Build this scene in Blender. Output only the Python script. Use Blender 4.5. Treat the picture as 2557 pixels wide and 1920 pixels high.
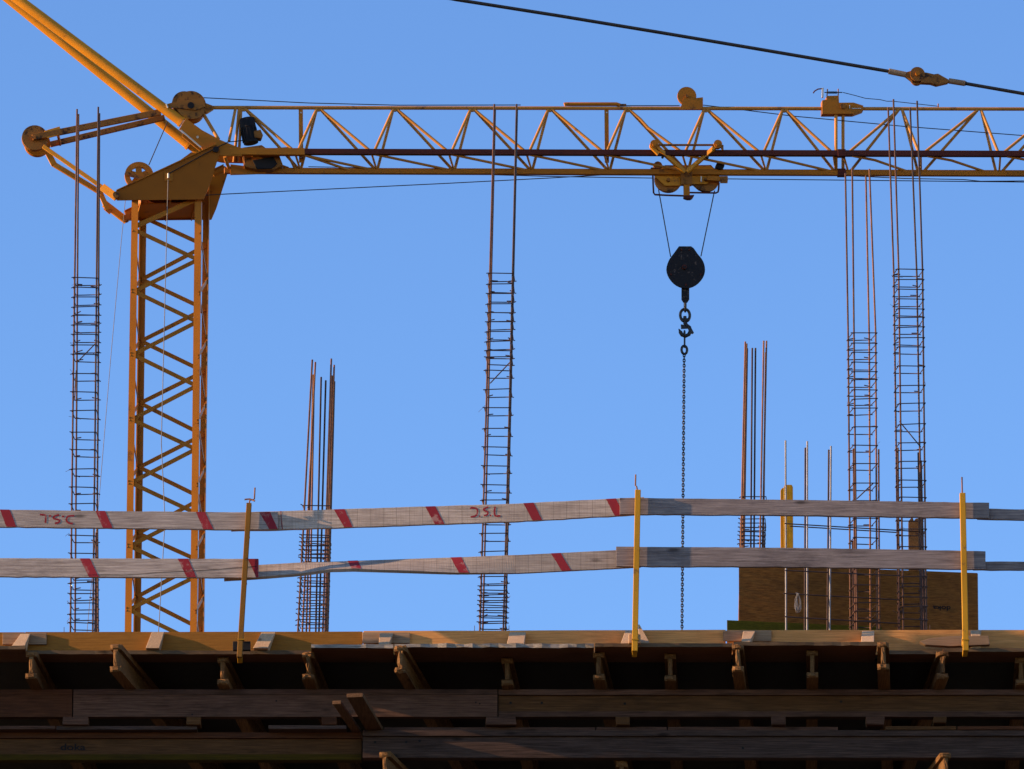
import bpy, math, random
from mathutils import Vector as V

random.seed(7)
for o in list(bpy.data.objects):
    bpy.data.objects.remove(o)
SC = bpy.context.scene
COL = SC.collection

# ------------------------------------------------------------------ camera
PITCH = math.radians(17.5)
FPX, CX, CY = 22000.0, 1278.5, 960.0          # focal length in photo pixels, photo centre
CAMZ = 1.6
cam_d = bpy.data.cameras.new('camera')
cam_d.sensor_fit = 'HORIZONTAL'; cam_d.sensor_width = 36.0
cam_d.lens = 36.0 * FPX / 2557.0
cam_d.clip_start = 1.0; cam_d.clip_end = 6000.0
cam = bpy.data.objects.new('camera', cam_d); COL.objects.link(cam)
cam.location = (0, 0, CAMZ)
cam.rotation_euler = (math.pi / 2 + PITCH, 0, 0)
SC.camera = cam

# ------------------------------------------------------------------ light
SUN_AZ, SUN_EL = math.radians(8.5), math.radians(14.5)   # off the facade plane, above the horizon
TO_SUN = V((-math.cos(SUN_EL) * math.cos(SUN_AZ), -math.cos(SUN_EL) * math.sin(SUN_AZ), math.sin(SUN_EL)))
sun_d = bpy.data.lights.new('sun', 'SUN')
sun_d.energy = 5.0; sun_d.angle = math.radians(0.5); sun_d.color = (1.0, 0.66, 0.36)
sun = bpy.data.objects.new('sun', sun_d); COL.objects.link(sun)
sun.location = (-20, 20, 60)
sun.rotation_euler = TO_SUN.to_track_quat('Z', 'Y').to_euler()

world = bpy.data.worlds.new('World'); SC.world = world; world.use_nodes = True
wn, wl = world.node_tree.nodes, world.node_tree.links
bg = wn['Background']
sky = wn.new('ShaderNodeTexSky'); sky.sky_type = 'NISHITA'; sky.sun_disc = False
sky.sun_elevation = SUN_EL; sky.sun_rotation = math.atan2(TO_SUN.x, TO_SUN.y)
sky.altitude = 0; sky.air_density = 1.0; sky.dust_density = 0.0; sky.ozone_density = 2.8
gm = wn.new('ShaderNodeGamma'); gm.inputs[1].default_value = 1.45     # the photo's contrasty rendering of the sky
wb = wn.new('ShaderNodeMix'); wb.data_type = 'RGBA'; wb.blend_type = 'MULTIPLY'; wb.inputs[0].default_value = 1.0
wb.inputs[7].default_value = (1.03, 0.945, 1.0, 1)                        # white balance
wl.new(sky.outputs[0], gm.inputs[0]); wl.new(gm.outputs[0], wb.inputs[6]); wl.new(wb.outputs[2], bg.inputs[0])
bg.inputs[1].default_value = 0.081
SC.view_settings.view_transform = 'Standard'; SC.view_settings.look = 'None'
SC.view_settings.exposure = 1.0; SC.view_settings.gamma = 1.0
SC.render.engine = 'CYCLES'

# ------------------------------------------------------------------ measuring
cp, sp = math.cos(PITCH), math.sin(PITCH)
def ray(u, v):
    x = (u - CX) / FPX; y = (CY - v) / FPX
    return V((x, cp - y * sp, sp + y * cp))
def P(u, v, Y):                                 # a point at distance Y in front of the camera
    d = ray(u, v); t = Y / d.y
    return V((0, 0, CAMZ)) + d * t
def zoom(u0, v0, s):
    return lambda x, y: (u0 + x / s, v0 + y / s)
zA, zB, zC, zE = zoom(0, 180, 3.456), zoom(480, 200, 3.456), zoom(1100, 200, 2.765), zoom(1900, 100, 3.367)
zT, zH = zoom(1620, 340, 9.771), zoom(1560, 320, 2.863)
z1, z2, z3, z4 = zoom(0, 1500, 3.456), zoom(640, 1500, 3.456), zoom(1280, 1500, 3.456), zoom(1917, 1500, 3.456)
z5, z6, z7, z8 = zoom(0, 1180, 3.456), zoom(600, 1180, 3.16), zoom(1280, 1160, 3.456), zoom(1800, 1060, 2.864)
zM, zN, zR = zoom(150, 480, 3.955), zoom(150, 880, 3.955), zoom(1820, 1220, 3.456)

# ------------------------------------------------------------------ materials
def new_mat(name):
    m = bpy.data.materials.new(name); m.use_nodes = True
    return m, m.node_tree.nodes, m.node_tree.links, m.node_tree.nodes['Principled BSDF']
def coords(n, l, scale, rand=True):
    tc = n.new('ShaderNodeTexCoord'); mp = n.new('ShaderNodeMapping')
    l.new(tc.outputs['Object'], mp.inputs['Vector']); mp.inputs['Scale'].default_value = scale
    if rand:
        oi = n.new('ShaderNodeObjectInfo'); ml = n.new('ShaderNodeMath'); ml.operation = 'MULTIPLY'
        ml.inputs[1].default_value = 37.0; l.new(oi.outputs['Random'], ml.inputs[0])
        l.new(ml.outputs[0], mp.inputs['Location'])
    return mp.outputs[0]
def noise(n, l, vec, scale, detail=5, rough=0.6):
    t = n.new('ShaderNodeTexNoise'); t.inputs['Scale'].default_value = scale
    t.inputs['Detail'].default_value = detail; t.inputs['Roughness'].default_value = rough
    l.new(vec, t.inputs['Vector']); return t.outputs['Fac']
def ramp(n, l, fac, stops):
    r = n.new('ShaderNodeValToRGB'); e = r.color_ramp.elements
    while len(e) < len(stops): e.new(0.5)
    for i, (p, c) in enumerate(stops):
        e[i].position = p; e[i].color = (c[0], c[1], c[2], 1)
    l.new(fac, r.inputs[0]); return r.outputs[0]
def mixc(n, l, fac, a, b, mode='MIX'):
    m = n.new('ShaderNodeMix'); m.data_type = 'RGBA'; m.blend_type = mode
    for s, val in ((m.inputs[0], fac), (m.inputs[6], a), (m.inputs[7], b)):
        if isinstance(val, (int, float)): s.default_value = val
        elif isinstance(val, tuple): s.default_value = (*val, 1)
        else: l.new(val, s)
    return m.outputs[2]
def bump(n, l, b, h, strength, dist=0.01):
    k = n.new('ShaderNodeBump'); k.inputs['Strength'].default_value = strength
    k.inputs['Distance'].default_value = dist
    l.new(h, k.inputs['Height']); l.new(k.outputs[0], b.inputs['Normal'])

def wood(name, dark, light, axis='X', dirt=(0.05, 0.04, 0.035), dirt_amt=0.5, rough=0.8, saw=False, knots=True):
    m, n, l, b = new_mat(name)
    sc = {'X': (1.5, 45, 45), 'Y': (45, 1.5, 45), 'Z': (45, 45, 1.5)}[axis]
    grain = noise(n, l, coords(n, l, sc), 3.0, 7, 0.65)
    col = ramp(n, l, grain, [(0.30, dark), (0.52, tuple((a + c) / 2 for a, c in zip(dark, light))), (0.72, light)])
    big = noise(n, l, coords(n, l, {'X': (1.5, 4, 4), 'Y': (4, 1.5, 4), 'Z': (4, 4, 1.5)}[axis]), 1.6, 6, 0.7)
    dm = ramp(n, l, big, [(0.50, (0, 0, 0)), (0.74, (dirt_amt,) * 3)])
    col = mixc(n, l, dm, col, dirt)
    if knots:
        vt = n.new('ShaderNodeTexVoronoi'); vt.inputs['Scale'].default_value = 1.0
        l.new(coords(n, l, {'X': (2.2, 7, 7), 'Y': (7, 2.2, 7), 'Z': (7, 7, 2.2)}[axis]), vt.inputs['Vector'])
        km = ramp(n, l, vt.outputs['Distance'], [(0.05, (0.75,) * 3), (0.13, (0, 0, 0))])
        col = mixc(n, l, km, col, tuple(0.35 * c for c in dark))
    if saw:
        wv = n.new('ShaderNodeTexWave'); wv.wave_type = 'BANDS'; wv.bands_direction = 'X'
        wv.inputs['Scale'].default_value = 3.4; wv.inputs['Distortion'].default_value = 0.25
        wv.inputs['Detail'].default_value = 2
        l.new(coords(n, l, (1, 1, 1)), wv.inputs['Vector'])
        sm = ramp(n, l, wv.outputs['Fac'], [(0.0, (0.42,) * 3), (0.010, (0, 0, 0))])
        col = mixc(n, l, sm, col, tuple(0.35 * c for c in dark))
        fine = noise(n, l, coords(n, l, (60, 2, 2)), 2.0, 3)
        fm = ramp(n, l, fine, [(0.35, (0.90,) * 3), (0.65, (1.04,) * 3)])
        col = mixc(n, l, 1.0, col, fm, 'MULTIPLY')
    oi = n.new('ShaderNodeObjectInfo')
    vr = ramp(n, l, oi.outputs['Random'], [(0.0, (0.8,) * 3), (1.0, (1.15, 1.13, 1.1))])
    col = mixc(n, l, 1.0, col, vr, 'MULTIPLY')
    l.new(col, b.inputs['Base Color']); b.inputs['Roughness'].default_value = rough
    b.inputs['Specular IOR Level'].default_value = 0.08
    bump(n, l, b, grain, 0.5, 0.004)
    return m

def paint(name, base, wear, amt=0.5, rough=0.45, metal=0.0, wear_scale=3.0, thr=0.60):
    m, n, l, b = new_mat(name)
    c = coords(n, l, (1, 1, 1))
    tone = noise(n, l, c, 1.3, 4)
    col = ramp(n, l, tone, [(0.3, tuple(0.78 * x for x in base)), (0.7, tuple(min(1, 1.1 * x) for x in base))])
    spots = noise(n, l, c, wear_scale, 9, 0.72)
    wm = ramp(n, l, spots, [(thr, (0, 0, 0)), (thr + 0.08, (amt,) * 3)])
    col = mixc(n, l, wm, col, wear)
    speck = noise(n, l, c, 16.0, 3, 0.6)
    sm = ramp(n, l, speck, [(0.70, (0, 0, 0)), (0.80, (amt * 0.6,) * 3)])
    col = mixc(n, l, sm, col, tuple(0.6 * x for x in wear))
    l.new(col, b.inputs['Base Color'])
    b.inputs['Roughness'].default_value = rough; b.inputs['Metallic'].default_value = metal
    b.inputs['Specular IOR Level'].default_value = 0.16
    bump(n, l, b, spots, 0.05, 0.002)
    return m

def rusty(name, a, c, rib=0.0, rough=0.7, metal=0.2):
    m, n, l, b = new_mat(name)
    co = coords(n, l, (1, 1, 1))
    f = noise(n, l, co, 9.0, 6, 0.7)
    col = ramp(n, l, f, [(0.3, a), (0.7, c)])
    l.new(col, b.inputs['Base Color']); b.inputs['Roughness'].default_value = rough
    b.inputs['Metallic'].default_value = metal
    if rib:
        wv = n.new('ShaderNodeTexWave'); wv.wave_type = 'BANDS'; wv.bands_direction = 'Z'
        wv.inputs['Scale'].default_value = rib; wv.inputs['Distortion'].default_value = 0.0
        l.new(coords(n, l, (1, 1, 1), False), wv.inputs['Vector'])
        bump(n, l, b, wv.outputs['Fac'], 0.9, 0.003)
    else:
        bump(n, l, b, f, 0.3, 0.003)
    return m

M = {}
M['crane'] = paint('crane_yellow_paint', (0.39, 0.124, 0.005), (0.065, 0.022, 0.007), 0.8, 0.5, 0, 3.0, 0.58)
M['crane_pale'] = paint('crane_paint_lit', (0.45, 0.185, 0.034), (0.09, 0.035, 0.015), 0.75, 0.55, 0, 5.0, 0.58)  # paler copy of the crane paint: sunlit side of the tubes painted in
M['crane_shade'] = paint('crane_yellow_shaded', (0.28, 0.080, 0.003), (0.055, 0.018, 0.006), 0.6, 0.65, 0, 4.0, 0.60)  # darker copy of the crane paint: shade on the near head plate painted in
M['crane_bright'] = paint('crane_yellow_lit', (0.58, 0.222, 0.014), (0.12, 0.05, 0.02), 0.7, 0.5, 0, 4.0, 0.60)  # brighter copy of the crane paint: sun and bounce put into the colour
M['crane_dirty'] = paint('crane_yellow_greasy', (0.27, 0.098, 0.016), (0.03, 0.012, 0.007), 0.9, 0.6, 0, 6.0, 0.53)
M['rail'] = paint('crane_rail_oxide', (0.075, 0.014, 0.008), (0.04, 0.013, 0.009), 0.6, 0.6)
M['pale'] = paint('galvanised_pale', (0.55, 0.50, 0.44), (0.25, 0.17, 0.10), 0.5, 0.45, 0.3)
M['post'] = paint('post_yellow', (0.46, 0.225, 0.014), (0.14, 0.075, 0.03), 0.85, 0.65, 0, 8.0)
M['post_old'] = paint('post_weathered', (0.20, 0.088, 0.012), (0.06, 0.035, 0.02), 0.9, 0.75, 0, 9.0, 0.55)
M['black'] = paint('motor_black', (0.012, 0.011, 0.013), (0.05, 0.035, 0.028), 0.6, 0.8)
M['block'] = paint('hook_block_grimy_highlights', (0.013, 0.009, 0.010), (0.16, 0.105, 0.085), 0.7, 0.55, 0, 9.0, 0.57)  # grimy black; the lighter wear patches also serve as painted highlights
M['rope'] = rusty('wire_rope', (0.020, 0.017, 0.016), (0.055, 0.04, 0.03), 0, 0.6, 0.4)
M['wire'] = rusty('pale_wire', (0.17, 0.15, 0.14), (0.26, 0.23, 0.22), 0, 0.6, 0.2)
M['wire_d'] = rusty('hanging_wire_grey', (0.09, 0.075, 0.07), (0.16, 0.14, 0.13), 0, 0.6, 0.2)
M['rust'] = rusty('rebar_rust', (0.055, 0.022, 0.013), (0.17, 0.070, 0.036), 30.0)
M['rust_b'] = rusty('rebar_rust_bright', (0.12, 0.045, 0.020), (0.30, 0.125, 0.055), 30.0)
M['rust_d'] = rusty('rebar_dark', (0.030, 0.016, 0.014), (0.085, 0.042, 0.030), 30.0)
M['steel'] = rusty('rebar_fresh_steel', (0.26, 0.22, 0.20), (0.44, 0.40, 0.37), 30.0, 0.45, 0.6)
M['tie'] = rusty('tie_steel', (0.030, 0.014, 0.012), (0.080, 0.036, 0.026), 0, 0.7, 0.2)
M['chain'] = rusty('chain_black', (0.010, 0.009, 0.010), (0.035, 0.03, 0.03), 0, 0.5, 0.5)
M['board'] = wood('rail_board_grey', (0.1900, 0.1450, 0.1250), (0.5800, 0.4700, 0.4050), 'X', (0.1100, 0.0850, 0.0750), 0.6)
M['sawn'] = wood('rail_board_sawn', (0.2500, 0.1850, 0.1500), (0.6000, 0.4800, 0.4000), 'X', (0.1600, 0.1200, 0.1000), 0.5, saw=True)
M['board_d'] = wood('rail_board_dark', (0.1100, 0.0850, 0.0830), (0.3700, 0.2950, 0.2700), 'X', (0.0550, 0.0420, 0.0420), 0.7)
M['red'] = paint('red_marking_paint', (0.27, 0.022, 0.032), (0.38, 0.20, 0.17), 0.75, 0.8, 0, 10.0, 0.55)
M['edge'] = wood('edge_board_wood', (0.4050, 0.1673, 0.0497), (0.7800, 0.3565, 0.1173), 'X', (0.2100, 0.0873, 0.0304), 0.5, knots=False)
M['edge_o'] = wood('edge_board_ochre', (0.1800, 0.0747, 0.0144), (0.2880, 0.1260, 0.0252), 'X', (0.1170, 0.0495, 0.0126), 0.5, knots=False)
M['fresh'] = wood('fresh_softwood', (0.3800, 0.2350, 0.1300), (0.6000, 0.4000, 0.2400), 'Z', (0.2600, 0.1500, 0.0850), 0.4)
M['scab'] = wood('weathered_block', (0.2000, 0.1150, 0.0620), (0.3800, 0.2400, 0.1450), 'X', (0.1100, 0.0650, 0.0400), 0.5)
M['ply'] = wood('ply_brown', (0.0750, 0.0280, 0.0100), (0.1600, 0.0640, 0.0240), 'X', (0.0380, 0.0160, 0.0070), 0.6, 0.65, knots=False)  # lighter ply of the front strip: lit band at the deck edge
M['plyshade'] = wood('ply_shade_dark', (0.012, 0.007, 0.004), (0.030, 0.016, 0.009), 'X', (0.008, 0.005, 0.004), 0.5, 0.6, knots=False)  # near-black copy of the ply: shade deeper under the deck put into colour
M['plankold'] = wood('plank_old', (0.055, 0.028, 0.014), (0.15, 0.082, 0.044), 'Y', (0.03, 0.018, 0.011), 0.6)
M['plyedge'] = wood('ply_edge_splashed', (0.070, 0.042, 0.022), (0.170, 0.110, 0.065), 'X', (0.050, 0.030, 0.018), 0.8)
M['crust'] = wood('ply_edge_concrete_crust', (0.13, 0.10, 0.075), (0.45, 0.39, 0.33), 'X', (0.07, 0.045, 0.03), 0.9)
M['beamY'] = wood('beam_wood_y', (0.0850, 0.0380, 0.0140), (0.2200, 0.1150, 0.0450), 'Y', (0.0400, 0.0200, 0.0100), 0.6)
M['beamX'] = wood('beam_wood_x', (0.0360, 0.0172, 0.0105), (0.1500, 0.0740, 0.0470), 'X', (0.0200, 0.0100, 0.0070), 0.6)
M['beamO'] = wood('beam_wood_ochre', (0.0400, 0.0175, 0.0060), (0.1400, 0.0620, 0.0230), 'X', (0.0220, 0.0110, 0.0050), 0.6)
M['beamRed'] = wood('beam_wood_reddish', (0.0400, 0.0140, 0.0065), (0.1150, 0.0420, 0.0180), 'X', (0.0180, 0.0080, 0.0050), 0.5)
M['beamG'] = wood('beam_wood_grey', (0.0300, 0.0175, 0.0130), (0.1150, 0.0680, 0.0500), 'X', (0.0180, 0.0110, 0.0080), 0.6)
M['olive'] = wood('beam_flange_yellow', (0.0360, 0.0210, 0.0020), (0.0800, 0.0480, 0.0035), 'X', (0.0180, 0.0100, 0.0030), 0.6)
M['sheet'] = wood('formwork_sheet_brown', (0.1100, 0.0400, 0.0070), (0.3000, 0.1200, 0.0250), 'X', (0.0450, 0.0160, 0.0050), 0.5, 0.6, knots=False)
M['green'] = wood('plank_green_yellow', (0.0850, 0.0620, 0.0050), (0.1600, 0.1200, 0.0090), 'X', (0.0450, 0.0300, 0.0060), 0.6)
M['yellowp'] = wood('beam_yellow', (0.2700, 0.1350, 0.0080), (0.4200, 0.2250, 0.0140), 'Z', (0.1600, 0.0850, 0.0140), 0.5)
M['conc'] = paint('concrete_grey', (0.20, 0.19, 0.175), (0.12, 0.11, 0.10), 0.6, 0.9)
M['ground'] = paint('site_ground', (0.075, 0.062, 0.048), (0.04, 0.034, 0.028), 0.7, 0.95, 0, 0.4)
M['ink'] = paint('black_stencil_ink', (0.012, 0.010, 0.010), (0.04, 0.03, 0.02), 0.4, 0.8)

# ------------------------------------------------------------------ mesh builder
WL = {}
class MB:
    def __init__(s):
        s.v = []; s.f = []; s.sm = []; s.mi = []
    def add(s, verts, faces, smooth=False, mi=0):
        k = len(s.v); s.v += [V(p) for p in verts]
        for f in faces:
            s.f.append([i + k for i in f]); s.sm.append(smooth); s.mi.append(mi)
        return s
    def tube(s, pts, r, n=10, caps=True, r2=None):
        pts = [V(p) for p in pts]; m = len(pts); rings = []; ref = None
        for i in range(m):
            d = (pts[min(i + 1, m - 1)] - pts[max(i - 1, 0)]).normalized()
            if ref is None:
                a = V((0, 0, 1)) if abs(d.z) < 0.9 else V((0, 1, 0))
                ref = (a - d * a.dot(d)).normalized()
            else:
                ref = (ref - d * ref.dot(d)).normalized()
            q = d.cross(ref); rr = r if r2 is None else r + (r2 - r) * i / (m - 1)
            rings.append([pts[i] + (ref * math.cos(2 * math.pi * j / n) + q * math.sin(2 * math.pi * j / n)) * rr for j in range(n)])
        vs = [p for rg in rings for p in rg]
        fs = [[i * n + j, i * n + (j + 1) % n, (i + 1) * n + (j + 1) % n, (i + 1) * n + j] for i in range(m - 1) for j in range(n)]
        s.add(vs, fs, True)
        if caps:
            s.add(rings[0], [list(range(n))[::-1]]); s.add(rings[-1], [list(range(n))])
        return s
    def ring(s, c, ax, e1, R1, R2, r, n=18, k=7):                  # closed oval of wire
        ax, e1 = V(ax).normalized(), V(e1).normalized(); e2 = ax.cross(e1)
        rows = []
        for i in range(n):
            t = 2 * math.pi * i / n
            p = V(c) + e1 * R1 * math.cos(t) + e2 * R2 * math.sin(t)
            nrm = (e1 * R2 * math.cos(t) + e2 * R1 * math.sin(t)).normalized()
            rows.append([p + (nrm * math.cos(2 * math.pi * j / k) + ax * math.sin(2 * math.pi * j / k)) * r for j in range(k)])
        s.add([p for rw in rows for p in rw],
              [[i * k + j, i * k + (j + 1) % k, ((i + 1) % n) * k + (j + 1) % k, ((i + 1) % n) * k + j] for i in range(n) for j in range(k)], True)
        return s
    def bar(s, p, q, w, h, up=(0, 0, 1)):                          # rectangular bar from p to q
        p, q = V(p), V(q); d = (q - p).normalized(); up = V(up)
        a = d.cross(up)
        if a.length < 1e-4: a = d.cross(V((0, 1, 0)))
        a.normalize(); b = a.cross(d).normalized()
        vs = [c + a * (x * w / 2) + b * (z * h / 2) for c in (p, q) for x, z in ((-1, -1), (1, -1), (1, 1), (-1, 1))]
        return s.add(vs, [[0, 3, 2, 1], [4, 5, 6, 7], [0, 1, 5, 4], [1, 2, 6, 5], [2, 3, 7, 6], [3, 0, 4, 7]])
    def angle(s, p, q, w, t, ea, eb):                              # L section, legs along ea and eb from its corner
        p, q, ea, eb = V(p), V(q), V(ea), V(eb)
        prof = [(0, 0), (w, 0), (w, t), (t, t), (t, w), (0, w)]
        vs = [c + ea * x + eb * y for c in (p, q) for x, y in prof]
        fs = [list(range(6))[::-1], list(range(6, 12))] + [[i, (i + 1) % 6, 6 + (i + 1) % 6, 6 + i] for i in range(6)]
        return s.add(vs, fs)
    def prism(s, pts, off, mi=0):
        pts = [V(p) for p in pts]; n = len(pts); off = V(off)
        vs = pts + [p + off for p in pts]
        return s.add(vs, [list(range(n))[::-1], list(range(n, 2 * n))] + [[i, (i + 1) % n, n + (i + 1) % n, n + i] for i in range(n)], False, mi)
    def disc(s, c, ax, r, t, n=28, r_in=0.0, groove=0.0):
        ax = V(ax).normalized(); c = V(c)
        a = ax.cross(V((0, 0, 1)))
        if a.length < 1e-3: a = V((1, 0, 0))
        a.normalize(); b = ax.cross(a)
        def rg(R, h): return [c + (a * math.cos(2 * math.pi * i / n) + b * math.sin(2 * math.pi * i / n)) * R + ax * h for i in range(n)]
        prof = [(r_in, -t / 2), (r, -t / 2)]
        if groove: prof += [(r, -t * 0.28), (r - groove, 0), (r, t * 0.28)]
        prof += [(r, t / 2), (r_in, t / 2)]
        rows = [rg(R, h) for R, h in prof]
        if r_in > 0: rows.append(rows[0])
        vs = [p for rw in rows for p in rw]
        fs = []
        for k in range(len(rows) - 1):
            if r_in == 0 and (prof[k][0] == 0 or prof[k + 1][0] == 0): continue
            fs += [[k * n + i, k * n + (i + 1) % n, (k + 1) * n + (i + 1) % n, (k + 1) * n + i] for i in range(n)]
        if r_in == 0:
            fs += [list(range(n, 2 * n))[::-1], list(range((len(prof) - 2) * n, (len(prof) - 1) * n))]
        return s.add(vs, fs)
    def build(s, name, m, parent=None, bevel=0.0):
        me = bpy.data.meshes.new(name)
        lo = V((min(p.x for p in s.v), min(p.y for p in s.v), min(p.z for p in s.v)))
        hi = V((max(p.x for p in s.v), max(p.y for p in s.v), max(p.z for p in s.v)))
        c = V(((lo.x + hi.x) / 2, (lo.y + hi.y) / 2, lo.z))
        me.from_pydata([tuple(p - c) for p in s.v], [], s.f)
        me.polygons.foreach_set('use_smooth', s.sm)
        mats = m if isinstance(m, (list, tuple)) else [m]
        for q in mats: me.materials.append(M[q])
        me.polygons.foreach_set('material_index', s.mi)
        me.update()
        o = bpy.data.objects.new(name, me); COL.objects.link(o)
        if parent is not None:
            o.parent = parent; o.location = c - WL[parent.name]
        else: o.location = c
        WL[o.name] = c
        if bevel:
            md = o.modifiers.new('bevel', 'BEVEL'); md.width = bevel; md.segments = 2
            md.limit_method = 'ANGLE'; md.angle_limit = math.radians(40)
        return o
def fix_normals():
    import bmesh
    done = set()
    for o in bpy.data.objects:
        if o.type == 'MESH' and o.data.name not in done:
            done.add(o.data.name)
            bm = bmesh.new(); bm.from_mesh(o.data)
            bmesh.ops.recalc_face_normals(bm, faces=bm.faces)
            bm.to_mesh(o.data); bm.free()
def tag(o, label=None, cat=None, group=None, kind=None):
    if label: o['label'] = label
    if cat: o['category'] = cat
    if group: o['group'] = group
    if kind: o['kind'] = kind
    return o
def empty(name, loc, parent=None):
    o = bpy.data.objects.new(name, None); COL.objects.link(o); o.empty_display_size = 0.2
    loc = V(loc)
    if parent is not None: o.parent = parent; o.location = loc - WL[parent.name]
    else: o.location = loc
    WL[o.name] = loc
    return o
def jit(a): return random.uniform(-a, a)
def box_mb(x0, x1, y0, y1, z0, z1, seg=1, j=0.0):                  # a box cut along x, edges uneven by j
    mb = MB(); rows = []
    for i in range(seg + 1):
        x = x0 + (x1 - x0) * i / seg
        rows.append([(x, y + jit(j), z + jit(j)) for y, z in ((y0, z0), (y1, z0), (y1, z1), (y0, z1))])
    vs = [p for r in rows for p in r]
    fs = [[i * 4 + k, i * 4 + (k + 1) % 4, i * 4 + 4 + (k + 1) % 4, i * 4 + 4 + k] for i in range(seg) for k in range(4)]
    mi = [1 if k == 3 else 0 for i in range(seg) for k in range(4)]
    for f, q in zip(fs, mi): pass
    mb.add(vs, []); k0 = 0
    for f, q in zip(fs, mi):
        mb.f.append(f); mb.sm.append(False); mb.mi.append(q)
    for f in ([0, 3, 2, 1], [seg * 4 + i for i in range(4)]):
        mb.f.append(f); mb.sm.append(False); mb.mi.append(0)
    return mb

# ================================================================== SETTING
YB = 60.0                                                         # the facade plane
ZT = P(1278, 1574, YB).z                                          # top of the edge boards
ZP = ZT - 0.18                                                    # top of the formwork deck
def X(u, Y=YB, v=1620): return P(u, v, Y).x
def v_to_y(v, z):                                                 # depth at which height z shows at photo row v
    d = ray(CX, v); return (z - CAMZ) / d.z * d.y

g = MB().add([(-1500, -1500, 0), (1500, -1500, 0), (1500, 1500, 0), (-1500, 1500, 0)], [[0, 1, 2, 3]]).build('ground', 'ground')
tag(g, kind='structure')

bld = empty('concrete_building', (0, YB + 3.5, 0))
tag(bld, 'unfinished concrete frame in shade beneath the timber deck', 'building')
zf = ZP - 3.1
box_mb(-16, 16, 66.6, 66.9, 0, ZP - 0.35).build('back_wall', 'conc', bld)
while zf > 0.5:
    box_mb(-16, 16, YB + 0.6, 66.6, zf - 0.22, zf).build('slab', 'conc', bld)
    for cx in (-14, -7.5, 0.0, 7.5, 14):
        box_mb(cx - 0.2, cx + 0.2, YB + 0.9, YB + 1.3, max(0, zf - 3.1), zf - 0.225).build('column', 'conc', bld)
    zf -= 3.1

# ---------------------------------------------------------------- deck sheets
GP = 'formwork sheets along the deck edge'
def deck_sheet(u0, u1, vf, label, jag=0.002, x0=None, x1=None):
    yf = v_to_y(vf, ZP)
    a = X(u0, yf) if x0 is None else x0; b = X(u1, yf) if x1 is None else x1
    mb = box_mb(a, b, yf, YB + 0.10, ZP - 0.027, ZP, max(2, int((b - a) / 0.06)), 0.0)
    for p in mb.v:
        if abs(p.y - yf) < 1e-5:
            p.y += jit(jag * 1.5); p.z += jit(jag * 0.6)
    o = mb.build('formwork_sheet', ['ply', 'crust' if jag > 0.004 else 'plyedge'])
    tag(o, label, 'formwork sheet', GP); return o
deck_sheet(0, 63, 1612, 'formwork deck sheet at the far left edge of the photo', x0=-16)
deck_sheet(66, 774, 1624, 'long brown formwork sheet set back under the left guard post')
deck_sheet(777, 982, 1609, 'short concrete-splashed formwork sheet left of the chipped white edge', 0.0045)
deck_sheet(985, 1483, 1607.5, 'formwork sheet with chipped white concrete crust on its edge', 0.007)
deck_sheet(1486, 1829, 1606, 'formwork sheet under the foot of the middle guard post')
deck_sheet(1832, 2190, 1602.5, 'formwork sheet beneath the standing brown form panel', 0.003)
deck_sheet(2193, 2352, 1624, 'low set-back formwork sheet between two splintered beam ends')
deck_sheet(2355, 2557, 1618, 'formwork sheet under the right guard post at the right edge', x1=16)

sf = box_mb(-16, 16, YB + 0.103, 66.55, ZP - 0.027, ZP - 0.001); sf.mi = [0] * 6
tag(sf.build('deck_soffit', 'plyshade'), kind='structure')
fl = box_mb(-16, 16, YB + 0.035, 66.55, ZP + 0.002, ZP + 0.05); fl.mi = [0] * 6
tag(fl.build('deck_floor', 'conc'), kind='structure')
# ---------------------------------------------------------------- edge boards
def edge_piece(u0, u1, va, vb, label, x0=None, x1=None, mt='edge'):
    a = X(u0, YB, 1575) if x0 is None else x0; b = X(u1, YB, 1575) if x1 is None else x1
    za, zb = P(1278, va, YB).z, P(1278, vb, YB).z
    mb = box_mb(a, b, YB, YB + 0.03, ZP + 0.002, ZT, max(2, int((b - a) / 0.3)), 0.0)
    for p in mb.v:
        if p.z > ZT - 0.01:
            p.z = za + (zb - za) * (p.x - a) / (b - a) + jit(0.0012)
    tag(mb.build('edge_board', mt, None, 0.002), label, 'edge board', 'boards standing along the deck edge')
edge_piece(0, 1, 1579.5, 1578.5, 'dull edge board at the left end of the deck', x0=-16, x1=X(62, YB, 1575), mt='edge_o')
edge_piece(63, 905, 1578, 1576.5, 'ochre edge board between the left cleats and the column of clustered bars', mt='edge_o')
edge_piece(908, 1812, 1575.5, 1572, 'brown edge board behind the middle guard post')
edge_piece(1815, 2557, 1573, 1570.5, 'greyish edge board in front of the brown form panel', x1=16)

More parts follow.
